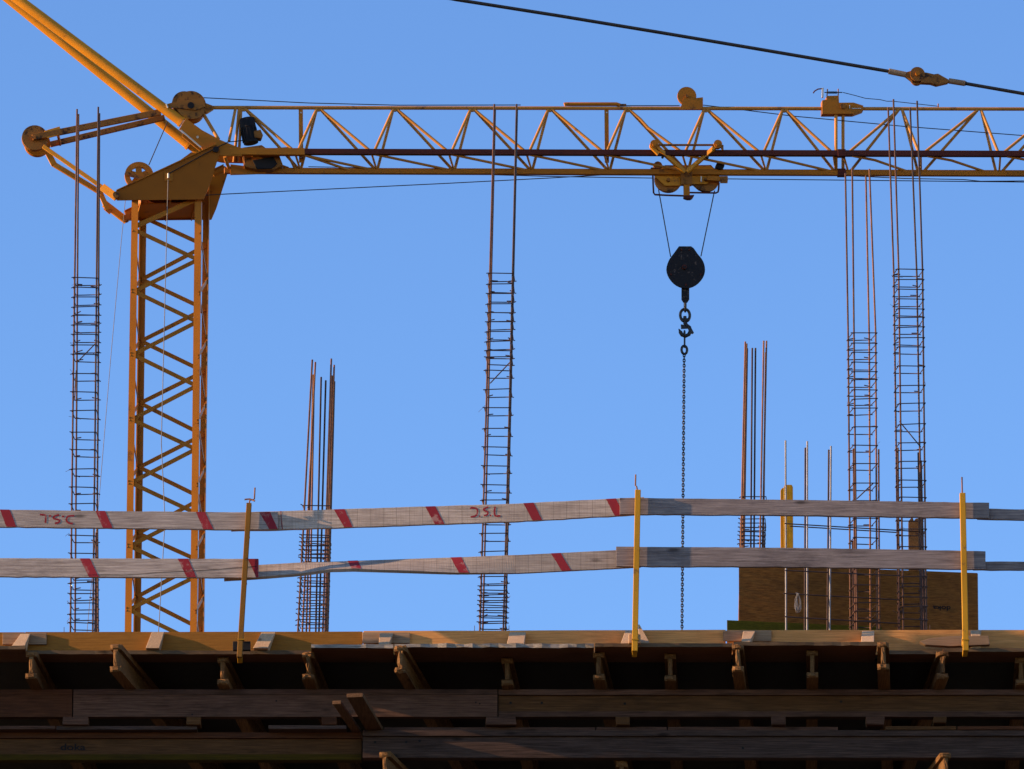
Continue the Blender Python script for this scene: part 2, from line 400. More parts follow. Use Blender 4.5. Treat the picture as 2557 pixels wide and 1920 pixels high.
# ---------------------------------------------------------------- joists with an I profile
def i_beam(name, top, d, L, mat, parent, split=0.0, hh=0.2):
    """top: middle of the top edge at the near end; d: unit direction"""
    d = V(d).normalized(); side = V((d.y, -d.x, 0)).normalized()
    for nm, w, za, zb in (('top_flange', 0.08, 0, -0.04), ('web', 0.03, -0.0405, -hh + 0.0405), ('bottom_flange', 0.08, -hh + 0.04, -hh)):
        n = 4
        rows = []
        for e, base in ((0, V(top)), (1, V(top) + d * L)):
            grid = []
            for iy in range(n + 1):
                for ix in range(n + 1):
                    edge = max(abs(ix - n / 2), abs(iy - n / 2)) / (n / 2)
                    p = base + side * (w * (ix / n - 0.5)) + V((0, 0, za + (zb - za) * iy / n))
                    if e == 0:
                        rnd = max(0, edge - 0.55) * 0.016 * (2 if nm != 'web' else 1)
                        p += d * (rnd + random.uniform(0, split))
                        if split and edge == 1: p += side * jit(split * 0.4) + V((0, 0, jit(split * 0.3)))
                    grid.append(p)
            rows += grid
        N = n + 1; K = N * N; fs = []
        for iy in range(n):
            for ix in range(n):
                q = [iy * N + ix, iy * N + ix + 1, (iy + 1) * N + ix + 1, (iy + 1) * N + ix]
                fs.append(q); fs.append([K + t for t in q][::-1])
        loop = [ix for ix in range(N)] + [iy * N + n for iy in range(1, N)] + [n * N + ix for ix in range(n - 1, -1, -1)] + [iy * N for iy in range(n - 1, 0, -1)]
        for i in range(len(loop)):
            a, b = loop[i], loop[(i + 1) % len(loop)]
            fs.append([a, b, K + b, K + a])
        MB().add(rows, fs).build(nm, mat, parent)

GJ = 'timber joists poking out under the deck'
ZJ = ZP - 0.029
joists = [  # u, v of the top of the near end, drift, splintering, label
    (78, 1625, 0.30, 0.003, 'joist end with bluish shaded face, leftmost under the deck'),
    (288, 1607, 0.62, 0.003, 'joist poking far out with a pale rounded end, second from the left'),
    (556, 1639, 0.36, 0.010, 'short ragged joist end behind the left guard post foot'),
    (769, 1626, 0.30, 0.016, 'rotten joist end below the corner of the splashed sheet'),
    (998, 1610, 0.50, 0.014, 'splintered joist end under the chipped white deck edge'),
    (1266, 1641, 0.22, 0.004, 'joist hidden in deep shade near the middle of the deck'),
    (1494, 1627, 0.26, 0.010, 'worn joist end left of the middle guard post foot'),
    (1673, 1630, 0.12, 0.003, 'dark bluish joist end right of the middle guard post'),
    (1842, 1607, 0.20, 0.008, 'sunlit joist end below the cleat with the wide backing block'),
    (2028, 1622, 0.10, 0.003, 'dark joist under the formwork sheet with the rebar cages'),
    (2205, 1601, 0.17, 0.008, 'joist end wrapped over the corner of the right formwork sheet'),
    (2354, 1624, -0.18, 0.014, 'broken sunlit joist end left of the right guard post foot'),
    (2549, 1640, 0.1, 0.003, 'reddish joist in shade at the right edge of the photo'),
]
for u, v, dr, sp_, lab in joists:
    yf = v_to_y(v, ZJ); base = V((X(u, yf), yf, ZJ))
    e = empty('timber_joist', base + V((0, 0, -0.2)))
    i_beam('timber_joist', base, (dr * 0.30, 1.0, 0), 5.5, 'beamY', e, sp_)
    tag(e, lab, 'timber joist', GJ)

# ---------------------------------------------------------------- main beams under the joists
ZM = ZJ - 0.202
def x_beam(name, xa, xb, y, ztop, mats, label, cat, group=None, solid=False, hh=0.2):
    e = empty(name, ((xa + xb) / 2, y + 0.04, ztop - hh))
    rec = 0.006 if solid else 0.022
    for nm, y0, y1, za, zb, mt in (('top_flange', y, y + 0.08, ztop - 0.04, ztop, mats[0]),
                                   ('web', y + rec, y + 0.08 - rec, ztop - hh + (0.0405 if not solid else 0.0), ztop - 0.0405, mats[1]),
                                   ('bottom_flange', y, y + 0.08, ztop - hh, ztop - hh + 0.04, mats[2])):
        if solid and nm == 'bottom_flange': continue
        sg = max(2, int((xb - xa) / 0.25))
        mb = box_mb(xa, xb, y0, y1, za, zb, sg, 0.0)
        for p in mb.v: p.y += jit(0.0012); p.z += jit(0.0008)
        mb.mi = [0] * len(mb.mi)
        mb.build(nm, mt, e)
    return tag(e, label, cat, group)
ym = YB + 0.08
GM = 'main beams carrying the joists'
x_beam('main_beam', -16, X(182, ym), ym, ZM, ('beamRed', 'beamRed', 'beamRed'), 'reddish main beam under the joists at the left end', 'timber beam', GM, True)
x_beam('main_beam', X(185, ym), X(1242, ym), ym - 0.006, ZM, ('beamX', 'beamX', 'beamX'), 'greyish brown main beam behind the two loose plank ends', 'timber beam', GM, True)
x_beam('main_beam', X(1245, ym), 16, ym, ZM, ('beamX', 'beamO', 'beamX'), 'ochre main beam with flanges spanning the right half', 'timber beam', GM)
# round holes drilled in the main beams are small dark plugs
zb_ = ZM - 0.2
GB = 'packing blocks between the two layers of beams'
for u0, u1, h, lab, mt in ((159, 224, .058, 'wide packing block at the joint of the left main beams', 'beamX'),
                       (467, 503, .058, 'small pale packing block below the left guard post', 'beamO'),
                       (805, 842, .058, 'packing block left of the two loose plank ends', 'beamRed'),
                       (1213, 1289, .058, 'wide packing block at the joint near the middle', 'beamX'),
                       (1537, 1572, .058, 'packing block with two nail holes below the middle guard post', 'beamO'),
                       (1924, 1960, .058, 'packing block below the left part of the brown form panel', 'beamX'),
                       (2161, 2206, .058, 'tall rounded packing block below the right rebar cages', 'beamX'),
                       (2328, 2361, .045, 'low packing block near the right guard post', 'beamO')):
    yb = ym - 0.004
    mb = box_mb(X(u0, yb), X(u1, yb), yb, yb + 0.12, zb_ - h, zb_ - 0.001); mb.mi = [0] * len(mb.mi)
    for p in mb.v: p.x += jit(0.004)
    tag(mb.build('packing_block', mt, None, 0.004), lab, 'wood block', GB)
zk = zb_ - 0.060
GT = 'thin planks under the packing blocks'
for u0, u1, dy, mt, lab in ((-400, 141, 0.02, 'beamX', 'thin plank edge at the lower left corner'),
                        (144, 494, 0.03, 'beamG', 'pale thin plank edge under the wide packing block'),
                        (672, 866, 0.01, 'beamG', 'light thin plank edge left of the loose plank ends'),
                        (960, 1486, 0.06, 'beamX', 'thin dark plank edge right of the loose plank ends'),
                        (1489, 1664, 0.05, 'beamX', 'thin plank edge under the block with two nail holes'),
                        (1667, 2090, 0.05, 'beamX', 'thin plank edge below the brown form panel, right of centre'),
                        (2209, 2385, 0.03, 'beamO', 'orange thin plank edge below the right rebar cages'),
                        (2388, 2800, 0.03, 'beamRed', 'reddish thin plank edge at the lower right corner')):
    y = ym + dy
    mb = box_mb(X(u0, y), X(u1, y), y, y + 0.16, zk - 0.026, zk - 0.001, 8, 0.0); mb.mi = [0] * len(mb.mi)
    for p in mb.v: p.z += jit(0.0012); p.y += jit(0.002)
    tag(mb.build('thin_plank', mt), lab, 'plank', GT)
zl = zk - 0.028
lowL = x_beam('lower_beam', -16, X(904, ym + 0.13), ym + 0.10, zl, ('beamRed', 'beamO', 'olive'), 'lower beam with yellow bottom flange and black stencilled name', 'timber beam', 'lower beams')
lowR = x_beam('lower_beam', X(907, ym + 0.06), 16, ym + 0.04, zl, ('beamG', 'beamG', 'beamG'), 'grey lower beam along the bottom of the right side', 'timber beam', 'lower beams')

def hole(u, v, Y, par, r=0.009):
    MB().disc(P(u, v, Y), (0, 1, 0), r, 0.004, 14).build('bolt_hole', 'ink', par)
for u, v in ((936.6, 1853), (1014.5, 1853), (1048, 1850), (1855, 1868), (2185, 1880)): hole(u, v, ym + 0.04 + 0.022, lowR)
mains = [o for o in bpy.data.objects if o.name.startswith('main_beam')]
for u, v in ((1275, 1755), (1353, 1755), (1560, 1757), (2100, 1752)): hole(u, v, ym + 0.022, mains[2])
for u, v in ((690, 1750), (1188, 1754), (1198, 1757), (480, 1784)): hole(u, v, ym - 0.0015, mains[1], 0.006)

def stencil(txt, u, v, Y, h, rotated, parent):
    cu = bpy.data.curves.new('stencil', 'FONT'); cu.body = txt; cu.align_x = 'CENTER'; cu.align_y = 'CENTER'
    cu.size = h * 1.35; cu.extrude = 0.0004; cu.offset = h * 0.02
    t = bpy.data.objects.new('tmp_text', cu); COL.objects.link(t)
    bpy.context.view_layer.update()
    me = bpy.data.meshes.new_from_object(t.evaluated_get(bpy.context.evaluated_depsgraph_get()))
    bpy.data.objects.remove(t); me.materials.clear(); me.materials.append(M['ink'])
    o = bpy.data.objects.new('stencil_print', me); COL.objects.link(o)
    c = P(u, v, Y)
    for q in me.vertices:
        x, y, z = q.co
        x *= 1.35
        if rotated: x, y = -x, -y
        q.co = (x, -z, y)
    o.parent = parent; o.location = c - WL[parent.name]; WL[o.name] = c
    return o
stencil('doka', 182, 1866, ym + 0.119, 0.050, False, lowL)

# two loose planks poking out, and stubs at the bottom of the picture
def flat_plank(name, cu0, v0, cu1, v1, z, w, t, mt, label, group):
    ya, yb = v_to_y(v0, z), v_to_y(v1, z)
    a, b = V((X(cu0, ya, v0), ya, z)), V((X(cu1, yb, v1), yb, z))
    d = (b - a).normalized(); s = V((d.y, -d.x, 0)).normalized() * (w / 2)
    mb = MB(); n = 6; vs = []
    for i in range(n + 1):
        c = a + (b - a) * i / n
        for q, zz in ((-1, 0), (1, 0), (1, t), (-1, t)):
            vs.append(c + s * q + V((jit(.001), jit(.002), zz + jit(.0008))))
    fs = [[i * 4 + k, i * 4 + (k + 1) % 4, i * 4 + 4 + (k + 1) % 4, i * 4 + 4 + k] for i in range(n) for k in range(4)]
    fs += [[0, 3, 2, 1], [n * 4 + i for i in range(4)]]
    mb.add(vs, fs)
    return tag(mb.build(name, mt, None, 0.003), label, 'plank', group)
flat_plank('loose_plank', 886, 1741, 950, 1850, zk - 0.024, 0.115, 0.030, 'plankold', 'wide loose plank with pale end jutting out over the lower beams', 'loose plank ends')
flat_plank('loose_plank', 841, 1758, 905, 1850, zk - 0.026, 0.062, 0.026, 'plankold', 'narrow loose plank end left of the wide jutting plank', 'loose plank ends')
zs = zl - 0.205
for u, v, dr, lab in ((960, 1875, 0.5, 'joist end in sun at the bottom edge, below the loose planks'),
                      (1552, 1899, 0.1, 'faint joist end in shade at the bottom edge, right of centre'),
                      (2362, 1878, -0.3, 'pale worn joist end at the bottom edge under the right guard post')):
    yf = v_to_y(v, zs); base = V((X(u, yf, v), yf, zs))
    e = empty('lower_joist', base + V((0, 0, -0.2)))
    i_beam('lower_joist', base, (dr * 0.5, 1, 0), 2.5, 'beamY', e, 0.010)
    tag(e, lab, 'timber joist', 'joist ends of the lower layer')

# ---------------------------------------------------------------- cleats
GC = 'cleats bracing the edge boards'
def cleat(TL, TR, BR, BL, label, depth=0.15, top_d=0.035, mt='fresh'):
    yt, yb = YB - top_d, YB - depth
    ptl, ptr = P(*TL, yt), P(*TR, yt)
    pbl, pbr = P(*BL, yb), P(*BR, yb)
    zb = ZP + 0.003
    for p in (pbl, pbr): p.z = max(p.z, zb)
    yk = YB - 0.002
    pts = [ptl, ptr, pbr, pbl]
    back = [V((p.x, yk, p.z)) for p in (ptl, ptr)] + [V((pbr.x, yk, zb)), V((pbl.x, yk, zb))]
    foot = [V((pbl.x, pbl.y, zb - 0.0)), V((pbr.x, pbr.y, zb - 0.0))]
    vs = pts + back + foot
    # 0 tl 1 tr 2 br 3 bl | 4 tl' 5 tr' 6 br' 7 bl' | 8 fl 9 fr
    fs = [[0, 1, 2, 3], [3, 2, 9, 8], [4, 5, 1, 0], [4, 0, 3, 8, 7], [1, 5, 6, 9, 2], [7, 8, 9, 6], [5, 4, 7, 6]]
    if pbl.z - zb < 0.004:
        fs = [[0, 1, 2, 3], [4, 5, 1, 0], [4, 0, 3, 7], [1, 5, 6, 2], [7, 3, 2, 6], [5, 4, 7, 6]]; vs = pts + back
    return tag(MB().add(vs, fs).build('cleat', mt, None, 0.003), label, 'cleat', GC)
def scab(u0, u1, v0, v1, label):
    mb = box_mb(X(u0, YB, v0), X(u1, YB, v0), YB - 0.024, YB - 0.002, P(CX, v1, YB).z, P(CX, v0, YB).z); mb.mi = [0] * 6
    for p in mb.v: p.z += jit(0.002)
    return tag(mb.build('backing_block', 'scab', None, 0.003), label, 'wood block', 'backing blocks nailed behind cleats')
cleat(z1(178, 285), z1(260, 285), z1(215, 386), z1(102, 386), 'slanting cleat in front of the far left backing block', 0.17, 0.04)
scab(7, 117, 1583, 1611, 'backing block at the far left of the edge boards')
cleat(z1(1310, 268), z1(1418, 268), z1(1374, 408), z1(1256, 408), 'slanting cleat with a dark foot below the crane mast', 0.16)
cleat(z2(45, 272), z2(165, 272), z2(100, 408), z2(-28, 408), 'slanting cleat just right of the left guard post', 0.16)
scab(905, 1024, 1580.5, 1608, 'backing block behind the cleat left of the middle rebar cage')
cleat(z2(1065, 278), z2(1182, 278), z2(1145, 373), z2(1056, 373), 'small cleat on its wide backing block left of the middle rebar cage', 0.24, 0.045)
cleat(z3(-25, 270), z3(115, 272), z3(100, 362), z3(-48, 362), 'broad pale cleat right of the middle rebar cage', 0.26)
cleat(z3(975, 255), z3(1032, 255), z3(1022, 368), z3(930, 368), 'white painted cleat left of the middle guard post foot', 0.24)
cleat(z3(1085, 205), z3(1095, 203), z3(1182, 357), z3(1090, 357), 'triangular cleat right of the middle guard post foot', 0.24)
scab(1806, 1926, 1576, 1602, 'backing block below the green plank end')
cleat(z3(1990, 262), z3(2095, 262), z3(2050, 345), z3(1975, 345), 'cleat in front of the backing block below the green plank', 0.28, 0.045)
cleat(z4(815, 260), z4(920, 260), z4(918, 350), z4(805, 350), 'bright upright cleat between the two right rebar cages', 0.28)
cleat(z4(1750, 255), z4(1845, 255), z4(1835, 300), z4(1757, 300), 'small white cleat right of the right guard post', 0.12)
# tapered offcut lying on the ledge at the right
ya = YB - 0.15
pts = [P(*z4(*q), ya) for q in ((1310, 352), (1400, 322), (1560, 306), (1905, 300), (1918, 378), (1580, 392), (1360, 380))]
tag(MB().prism(pts, (0, 0.05, 0)).build('offcut_board', 'scab', None, 0.003), 'tapered offcut board leaning at the foot of the right guard post', 'offcut')

# ================================================================== GUARD RAIL
def lerp(tab, u):
    if u <= tab[0][0]: i = 0
    elif u >= tab[-1][0]: i = len(tab) - 2
    else: i = max(k for k in range(len(tab) - 1) if tab[k][0] <= u)
    a, b = tab[i], tab[i + 1]; t = (u - a[0]) / (b[0] - a[0])
    return [p + (q - p) * t for p, q in zip(a, b)]
class Rail:
    def __init__(s, tab, Y, h=None, th=0.028, twist=False):
        s.tab, s.Y, s.th, s.twist, s.h = tab, Y, th, twist, h
    def frame(s, u):
        _, vt, vb = lerp(s.tab, u)
        if not s.twist:
            a, b = P(u, vt, s.Y), P(u, vb, s.Y)
            return a, b, V((0, -1, 0))
        c = P(u, (vt + vb) / 2, s.Y)
        e = math.acos(min(1, (vb - vt) / (352.0 * s.h))) - math.radians(16.0)
        e = max(0, e)
        H = V((0, math.sin(e), math.cos(e))) * (s.h / 2)
        return c + H, c - H, V((0, -math.cos(e), math.sin(e)))
    def surf(s, u, f, off=0.0018):
        a, b, n = s.frame(u)
        return a + (b - a) * f + n * off
    def build(s, mt, label, group='guard rail boards'):
        u0, u1 = s.tab[0][0], s.tab[-1][0]; n = max(8, int((u1 - u0) / (6 if s.twist else 22))); vs = []; jj = 0.25 if s.twist else 1.0
        for i in range(n + 1):
            u = u0 + (u1 - u0) * i / n
            a, b, nn = s.frame(u); d = (a - b).normalized()
            a = a + d * jit(0.0012 * jj); b = b + d * jit(0.0022 * jj)
            vs += [a, b, b - nn * s.th, a - nn * s.th]
        fs = [[i * 4 + k, i * 4 + (k + 1) % 4, i * 4 + 4 + (k + 1) % 4, i * 4 + 4 + k] for i in range(n) for k in range(4)]
        fs += [[0, 3, 2, 1], [n * 4 + i for i in range(4)]]
        s.o = MB().add(vs, fs).build('rail_board', mt, None, 0.002)
        return tag(s.o, label, 'rail board', group)
    def stripe(s, a, b, c, d):
        """top-left, top-right, bottom-right, bottom-left along the board"""
        n = 6; vs = []
        for i in range(n + 1):
            f = 0.004 + 0.992 * i / n
            l_, r_ = a + (d - a) * f + jit(0.5), b + (c - b) * f + jit(0.5)
            vs += [s.surf(l_, f), s.surf((l_ + r_) / 2, f), s.surf(r_, f)]
        fs = [[i * 3 + k, i * 3 + k + 1, i * 3 + k + 4, i * 3 + k + 3] for i in range(n) for k in (0, 1)]
        MB().add(vs, fs).build('red_stripe', 'red', s.o)
    def letters(s, strokes, w):
        mb = MB()
        for st in strokes:
            pts = []
            for i in range(len(st) - 1):                     # smooth the stroke
                for k in range(4):
                    t = k / 4
                    pts.append((st[i][0] + (st[i + 1][0] - st[i][0]) * t, st[i][1] + (st[i + 1][1] - st[i][1]) * t))
            pts.append(st[-1])
            for _ in range(2):
                pts = [pts[0]] + [tuple((pts[i - 1][k] + 2 * pts[i][k] + pts[i + 1][k]) / 4 for k in (0, 1)) for i in range(1, len(pts) - 1)] + [pts[-1]]
            vs = []
            for i, q in enumerate(pts):
                a, b = pts[max(0, i - 1)], pts[min(len(pts) - 1, i + 1)]
                dx, dy = b[0] - a[0], b[1] - a[1]; L = math.hypot(dx, dy) or 1
                ww = w * (0.85 + 0.3 * random.random())
                for sg in (-1, 1):
                    uu, vv = q[0] - sg * dy / L * ww / 2, q[1] + sg * dx / L * ww / 2
                    _, vt, vb = lerp(s.tab, uu)
                    vs.append(s.surf(uu, (vv - vt) / (vb - vt), 0.0022))
            mb.add(vs, [[2 * i, 2 * i + 1, 2 * i + 3, 2 * i + 2] for i in range(len(pts) - 1)])
        mb.build('painted_lettering', 'red', s.o)

YR = 59.66
UL = Rail([(-90, 1270.5, 1313.5), (0, 1272, 1315), (300, 1276, 1319), (607, 1279, 1322.5), (694, 1277.5, 1321)], YR)
UL.build('board', 'weathered upper rail board with upside-down red letters at the left')
for a in ((0, 24, 41, 16), (238.5, 262, 281, 257), (489, 512, 532.5, 508), (647, 674, 694, 672)): UL.stripe(*a)
L1 = lambda x, y: (60 + x / 11.06, 1230 + y / 11.06)
UL.letters([[L1(440, 605), L1(510, 610), L1(600, 620), L1(600, 720), L1(590, 840)], [L1(685, 650), L1(755, 645)],
            [L1(970, 615), L1(860, 640), L1(795, 690), L1(850, 735), L1(950, 740), L1(990, 790), L1(940, 835), L1(850, 850)],
            [L1(1050, 655), L1(1115, 660)],
            [L1(1390, 640), L1(1300, 640), L1(1200, 660), L1(1165, 740), L1(1190, 810), L1(1260, 850), L1(1350, 855)]], 4.4)
UM = Rail([(577, 1279.5, 1325), (695, 1276, 1322.5), (1000, 1266.5, 1312), (1280, 1257.5, 1302.6), (1546, 1244, 1287.5), (1608, 1241, 1284)], YR + 0.033)
UM.build('sawn', 'sawn upper rail board with bright red stripes and upright red letters in the middle')
for a in ((700, 702, 706, 704), (833.5, 859.5, 881, 859.5), (1062, 1087, 1109.5, 1086), (1307, 1332, 1353.8, 1330), (1513, 1537.5, 1560, 1535)): UM.stripe(*a)
L2 = lambda x, y: (1150 + x / 17.015, 1230 + y / 17.015)
UM.letters([[L2(415, 690), L2(460, 640), L2(590, 650), L2(700, 690), L2(725, 800), L2(690, 950), L2(600, 1010), L2(430, 1035)], [L2(780, 1015), L2(840, 1010)],
            [L2(1180, 610), L2(1050, 660), L2(965, 720), L2(1040, 780), L2(1150, 820), L2(1170, 890), L2(1110, 960), L2(990, 975)],
            [L2(1240, 970), L2(1310, 970)], [L2(1470, 600), L2(1440, 760), L2(1440, 930), L2(1490, 1000), L2(1690, 990)]], 4.2)
UR = Rail([(1547.6, 1243, 1283.5), (1593, 1243, 1284), (1920, 1247, 1286), (2470, 1255, 1294)], YR)
UR.build('board_d', 'dark grey upper rail board from the middle to the right guard post')
R2 = Rail([(2440, 1269, 1295.5), (2557, 1272, 1298.5), (2680, 1275, 1302)], YR + 0.033)
R2.build('board_d', 'narrow dark upper rail board behind, at the right edge of the photo')
LL = Rail([(-90, 1393, 1440), (0, 1393.5, 1440), (600, 1395, 1442), (646, 1395, 1442)], YR)
LL.build('board', 'lower rail board with a long crack at the left')
for a in ((199, 224, 247, 222), (444, 470, 490, 466), (619, 645, 645.5, 640)): LL.stripe(*a)
crack = [z5(750, 885), z5(900, 880), z5(1050, 884), z5(1200, 878), z5(1350, 862), z5(1500, 855), z5(1700, 846), z5(1900, 833), z5(2090, 818), z5(2215, 808)]
mbk = MB(); vs = []
for i, q in enumerate(crack):
    for dv in (-0.4, 0.4 + 0.6 * i / len(crack)):
        _, vt, vb = lerp(LL.tab, q[0]); vs.append(LL.surf(q[0], (q[1] + dv - vt) / (vb - vt), 0.0024))
mbk.add(vs, [[2 * i, 2 * i + 1, 2 * i + 3, 2 * i + 2] for i in range(len(crack) - 1)]).build('crack', 'ink', LL.o)
LM = Rail([(560, 1411, 1446), (648, 1410, 1440), (752, 1404, 1431.6), (825, 1402, 1421), (882, 1400, 1419.6), (992, 1396, 1423.7), (1138, 1391.4, 1430), (1300, 1385, 1431), (1537, 1372.7, 1419.5), (1600, 1369, 1416)], YR + 0.075, 0.134, 0.026, True)
LM.build('sawn', 'twisted lower rail board sagging between the left and middle guard posts')
for a in ((867.4, 892.7, 903, 878.5), (1124.7, 1152, 1171, 1146), (1375.5, 1400, 1425.5, 1403)): LM.stripe(*a)
LR = Rail([(1538.4, 1364.6, 1413.8), (1920, 1367, 1415), (2200, 1371, 1418.5), (2461, 1376, 1421.4)], YR)
LR.build('board_d', 'wide lower rail board in front of the brown form panel')
R3 = Rail([(2430, 1402, 1422.5), (2557, 1402, 1423), (2680, 1402, 1424)], YR + 0.033)
R3.build('board_d', 'thin lower rail board behind, at the right edge of the photo')

def guard_post(top, bot, label, crank):
    Yp = YR - 0.034
    a, b = P(*bot, Yp), P(*top, Yp)
    e = empty('guard_post', a)
    MB().bar(a, b, 0.041 if top[0] > 1000 else 0.037, 0.041, (0, 1, 0)).build('post_tube', 'post' if top[0] > 1000 else 'post_old', e, 0.004)
    d = (b - a).normalized(); dx = V((1, 0, 0))
    # hooks that carry the boards, reaching back from the post
    for vt in ((1279 if top[0] < 1000 else 1243 + (12 if top[0] > 2000 else 0)), (1395 if top[0] < 1000 else 1366 + (9 if top[0] > 2000 else 0))):
        zz = P(CX, vt + 47, Yp).z; t = (zz - a.z) / (b.z - a.z); c = a + (b - a) * t
        MB().bar(c + V((0.0, 0.022, -0.012)), c + V((0.0, 0.13, -0.012)), 0.03, 0.006, (0, 0, 1)).build('board_hook', 'post', e)
    # clamp: arm over the deck sheet, jaw below, screw spindle with crank on top
    zc = ZP + 0.004
    t = (zc + 0.03 - a.z) / (b.z - a.z); c = a + (b - a) * t
    MB().bar(c + V((0, 0.022, 0)), c + V((0, 0.20, 0)), 0.034, 0.05, (0, 0, 1)).build('clamp_arm', 'post', e, 0.003)
    MB().bar(c + V((0, -0.003, -0.03)), c + V((0, -0.003, -0.036)), 0.05, 0.048, (0, 1, 0)).build('collar', 'post', e)
    MB().bar(a + V((0, 0.022, 0.035)), a + V((0, 0.14, 0.012)), 0.034, 0.03, (0, 0, 1)).build('clamp_jaw', 'post', e, 0.003)
    pts = [b - d * 0.02] + [P(*q, Yp) for q in crank]
    MB().tube(pts, 0.0055, 8).build('crank', 'rust_b', e)
    if top[0] < 1000:
        MB().tube([P(*z5(2110, 232), Yp), P(*z5(2155, 228), Yp), P(*z5(2200, 245), Yp - .01)], 0.006, 8).build('crank_bar', 'rust_b', e)
    tag(e, label, 'guard post', 'yellow guard posts')
guard_post((622, 1257), (598, 1642), 'leaning yellow guard post with a T-shaped crank at the left', [z5(2155, 240), z5(2195, 228), z5(2200, 130)])
guard_post((1593, 1224), (1585, 1627), 'yellow guard post with a bent crank in the middle', [z7(1070, 190), z7(1060, 180), z7(1062, 86)])
guard_post((2403.4, 1232), (2411.5, 1626), 'thin yellow guard post at the right in front of the form panel', [z8(1726, 480), z8(1724, 376)])
mb = box_mb(X(581, YR), X(625, YR), YR + 0.02, YR + 0.06, P(CX, 1621, YR).z, P(CX, 1599, YR).z); mb.mi = [0] * 6
tag(mb.build('post_shoe', 'black', None, 0.003), 'dark rubber shoe at the foot of the left guard post', 'shoe')
mb = box_mb(*(X(u, YR - 0.02, 1600) for u in (1570, 1600)), YR + 0.0, YR + 0.05, P(CX, 1605, YR).z, P(CX, 1583, YR).z); mb.mi = [0] * 6
tag(mb.build('wooden_wedge', 'fresh', None, 0.003), 'pale wooden wedge behind the middle guard post foot', 'wedge')

# ================================================================== REBAR
def rebar_line(u0, v0, u1, v1, Y, down=True):
    a, b = P(u0, v0, Y), P(u1, v1, Y)
    d = b - a
    if down and a.z > ZP: a = a - d * ((a.z - ZP) / d.z)
    return a, b
def at_z(line, z):
    if len(line) == 3: line = (line[0], line[1]) if z < line[1].z else (line[1], line[2])
    a, b = line; t = (z - a.z) / (b.z - a.z); return a + (b - a) * t
def cage(near, far, Y, dep, ties, label, mats, rb=0.0068, extra=(), diag=(), tail=0.055, bits=True):
    """near / far: pairs of bars (u at v=1573, u at top, v at top)"""
    def bent(q, Yq, vb):
        if len(q) == 3: return rebar_line(q[0], vb, q[1], q[2], Yq)
        lo = rebar_line(q[0], vb, q[3], q[4], Yq); return (lo[0], lo[1], P(q[1], q[2], Yq))
    lines_n = [bent(q, Y, 1573) for q in near]
    lines_f = [bent(q, Y + dep, 1573 + dep * 97) for q in far]
    e = empty('rebar_cage', (lines_n[0][0] + lines_f[-1][0]) / 2)
    for k, ln in enumerate(lines_n + lines_f):
        mid = ln[1:-1] if len(ln) == 3 else ((ln[0] + ln[1]) / 2 + V((jit(.004), jit(.004), 0)),)
        MB().tube([ln[0], *mid, ln[-1]], rb, 9).build('bar', mats[k % len(mats)], e)
    for u0, v0, u1, v1, dy in extra:
        MB().tube(list(rebar_line(u0, v0, u1, v1, Y + dy)), rb, 9).build('bar', mats[0], e)
    nl, nr, fl, fr = lines_n[0], lines_n[-1], lines_f[0], lines_f[-1]
    for i, v in enumerate(ties):
        um = near[0][0] if len(near[0]) > 3 else near[0][0] + (near[0][1] - near[0][0]) * (1573 - v) / (1573 - near[0][2])
        z = P(um, v, Y).z
        if z < ZP + 0.01: continue
        o_ = rb + 0.004
        A, B_, C_, D = at_z(nl, z + jit(.004)), at_z(nr, z + jit(.006)), at_z(fr, z + jit(.006)), at_z(fl, z + jit(.004))
        A += V((-o_, -o_, 0)); B_ += V((o_, -o_, 0)); C_ += V((o_, o_, 0)); D += V((-o_, o_, 0))
        mb = MB().tube([A, B_, C_, D, A], 0.0040, 6)
        # hooked ends: short legs turned inwards at one corner
        q = i % 4
        L = tail * random.uniform(0.7, 1.15)
        if q == 0: mb.tube([D + V((0.008, -0.006, 0.008)), D + V((L, -0.008, 0.010 + jit(.008)))], 0.0042, 6)
        elif q == 1: mb.tube([B_ + V((-0.008, 0.01, 0.008)), B_ + V((-L, 0.012, 0.010 + jit(.006)))], 0.0042, 6)
        elif q == 2: mb.tube([C_ + V((-0.008, -0.01, 0.006)), C_ + V((-L, -0.012, 0.012 + jit(.008)))], 0.0042, 6)
        if q == 3 or random.random() < 0.45:
            mb.tube([D + V((0.006, -0.01, 0.004)), D + V((L * 0.9, -0.014, 0.006 + jit(.016)))], 0.0042, 6)
        if random.random() < 0.3: mb.tube([C_ + V((-0.006, -0.01, 0.004)), C_ + V((-L * 0.8, -0.02, jit(.014)))], 0.0040, 6)
        mb.tube([A + V((0.003, 0, 0)), A + V((-0.014, -0.002, -0.003 + jit(.006)))], 0.0038, 5)
        mb.tube([C_, C_ + V((0.012, 0.002, 0.002 + jit(.006)))], 0.0038, 5)
        mb.build('tie', 'tie', e)
        if bits and random.random() < 0.5:
            c = random.choice((A, D, B_))
            MB().tube([c, c + V((jit(.02), jit(.02), 0.012)), c + V((jit(.045), jit(.03), jit(.04)))], 0.0013, 4).build('tie_wire', 'tie', e)
    for (u0, v0, u1, v1, dy) in diag:
        MB().tube([P(u0, v0, Y + dy), P(u1, v1, Y + dy)], 0.0045, 6).build('diagonal_bar', 'tie', e)
    tag(e, label, 'rebar cage', 'rebar cages standing on the deck')
    return e
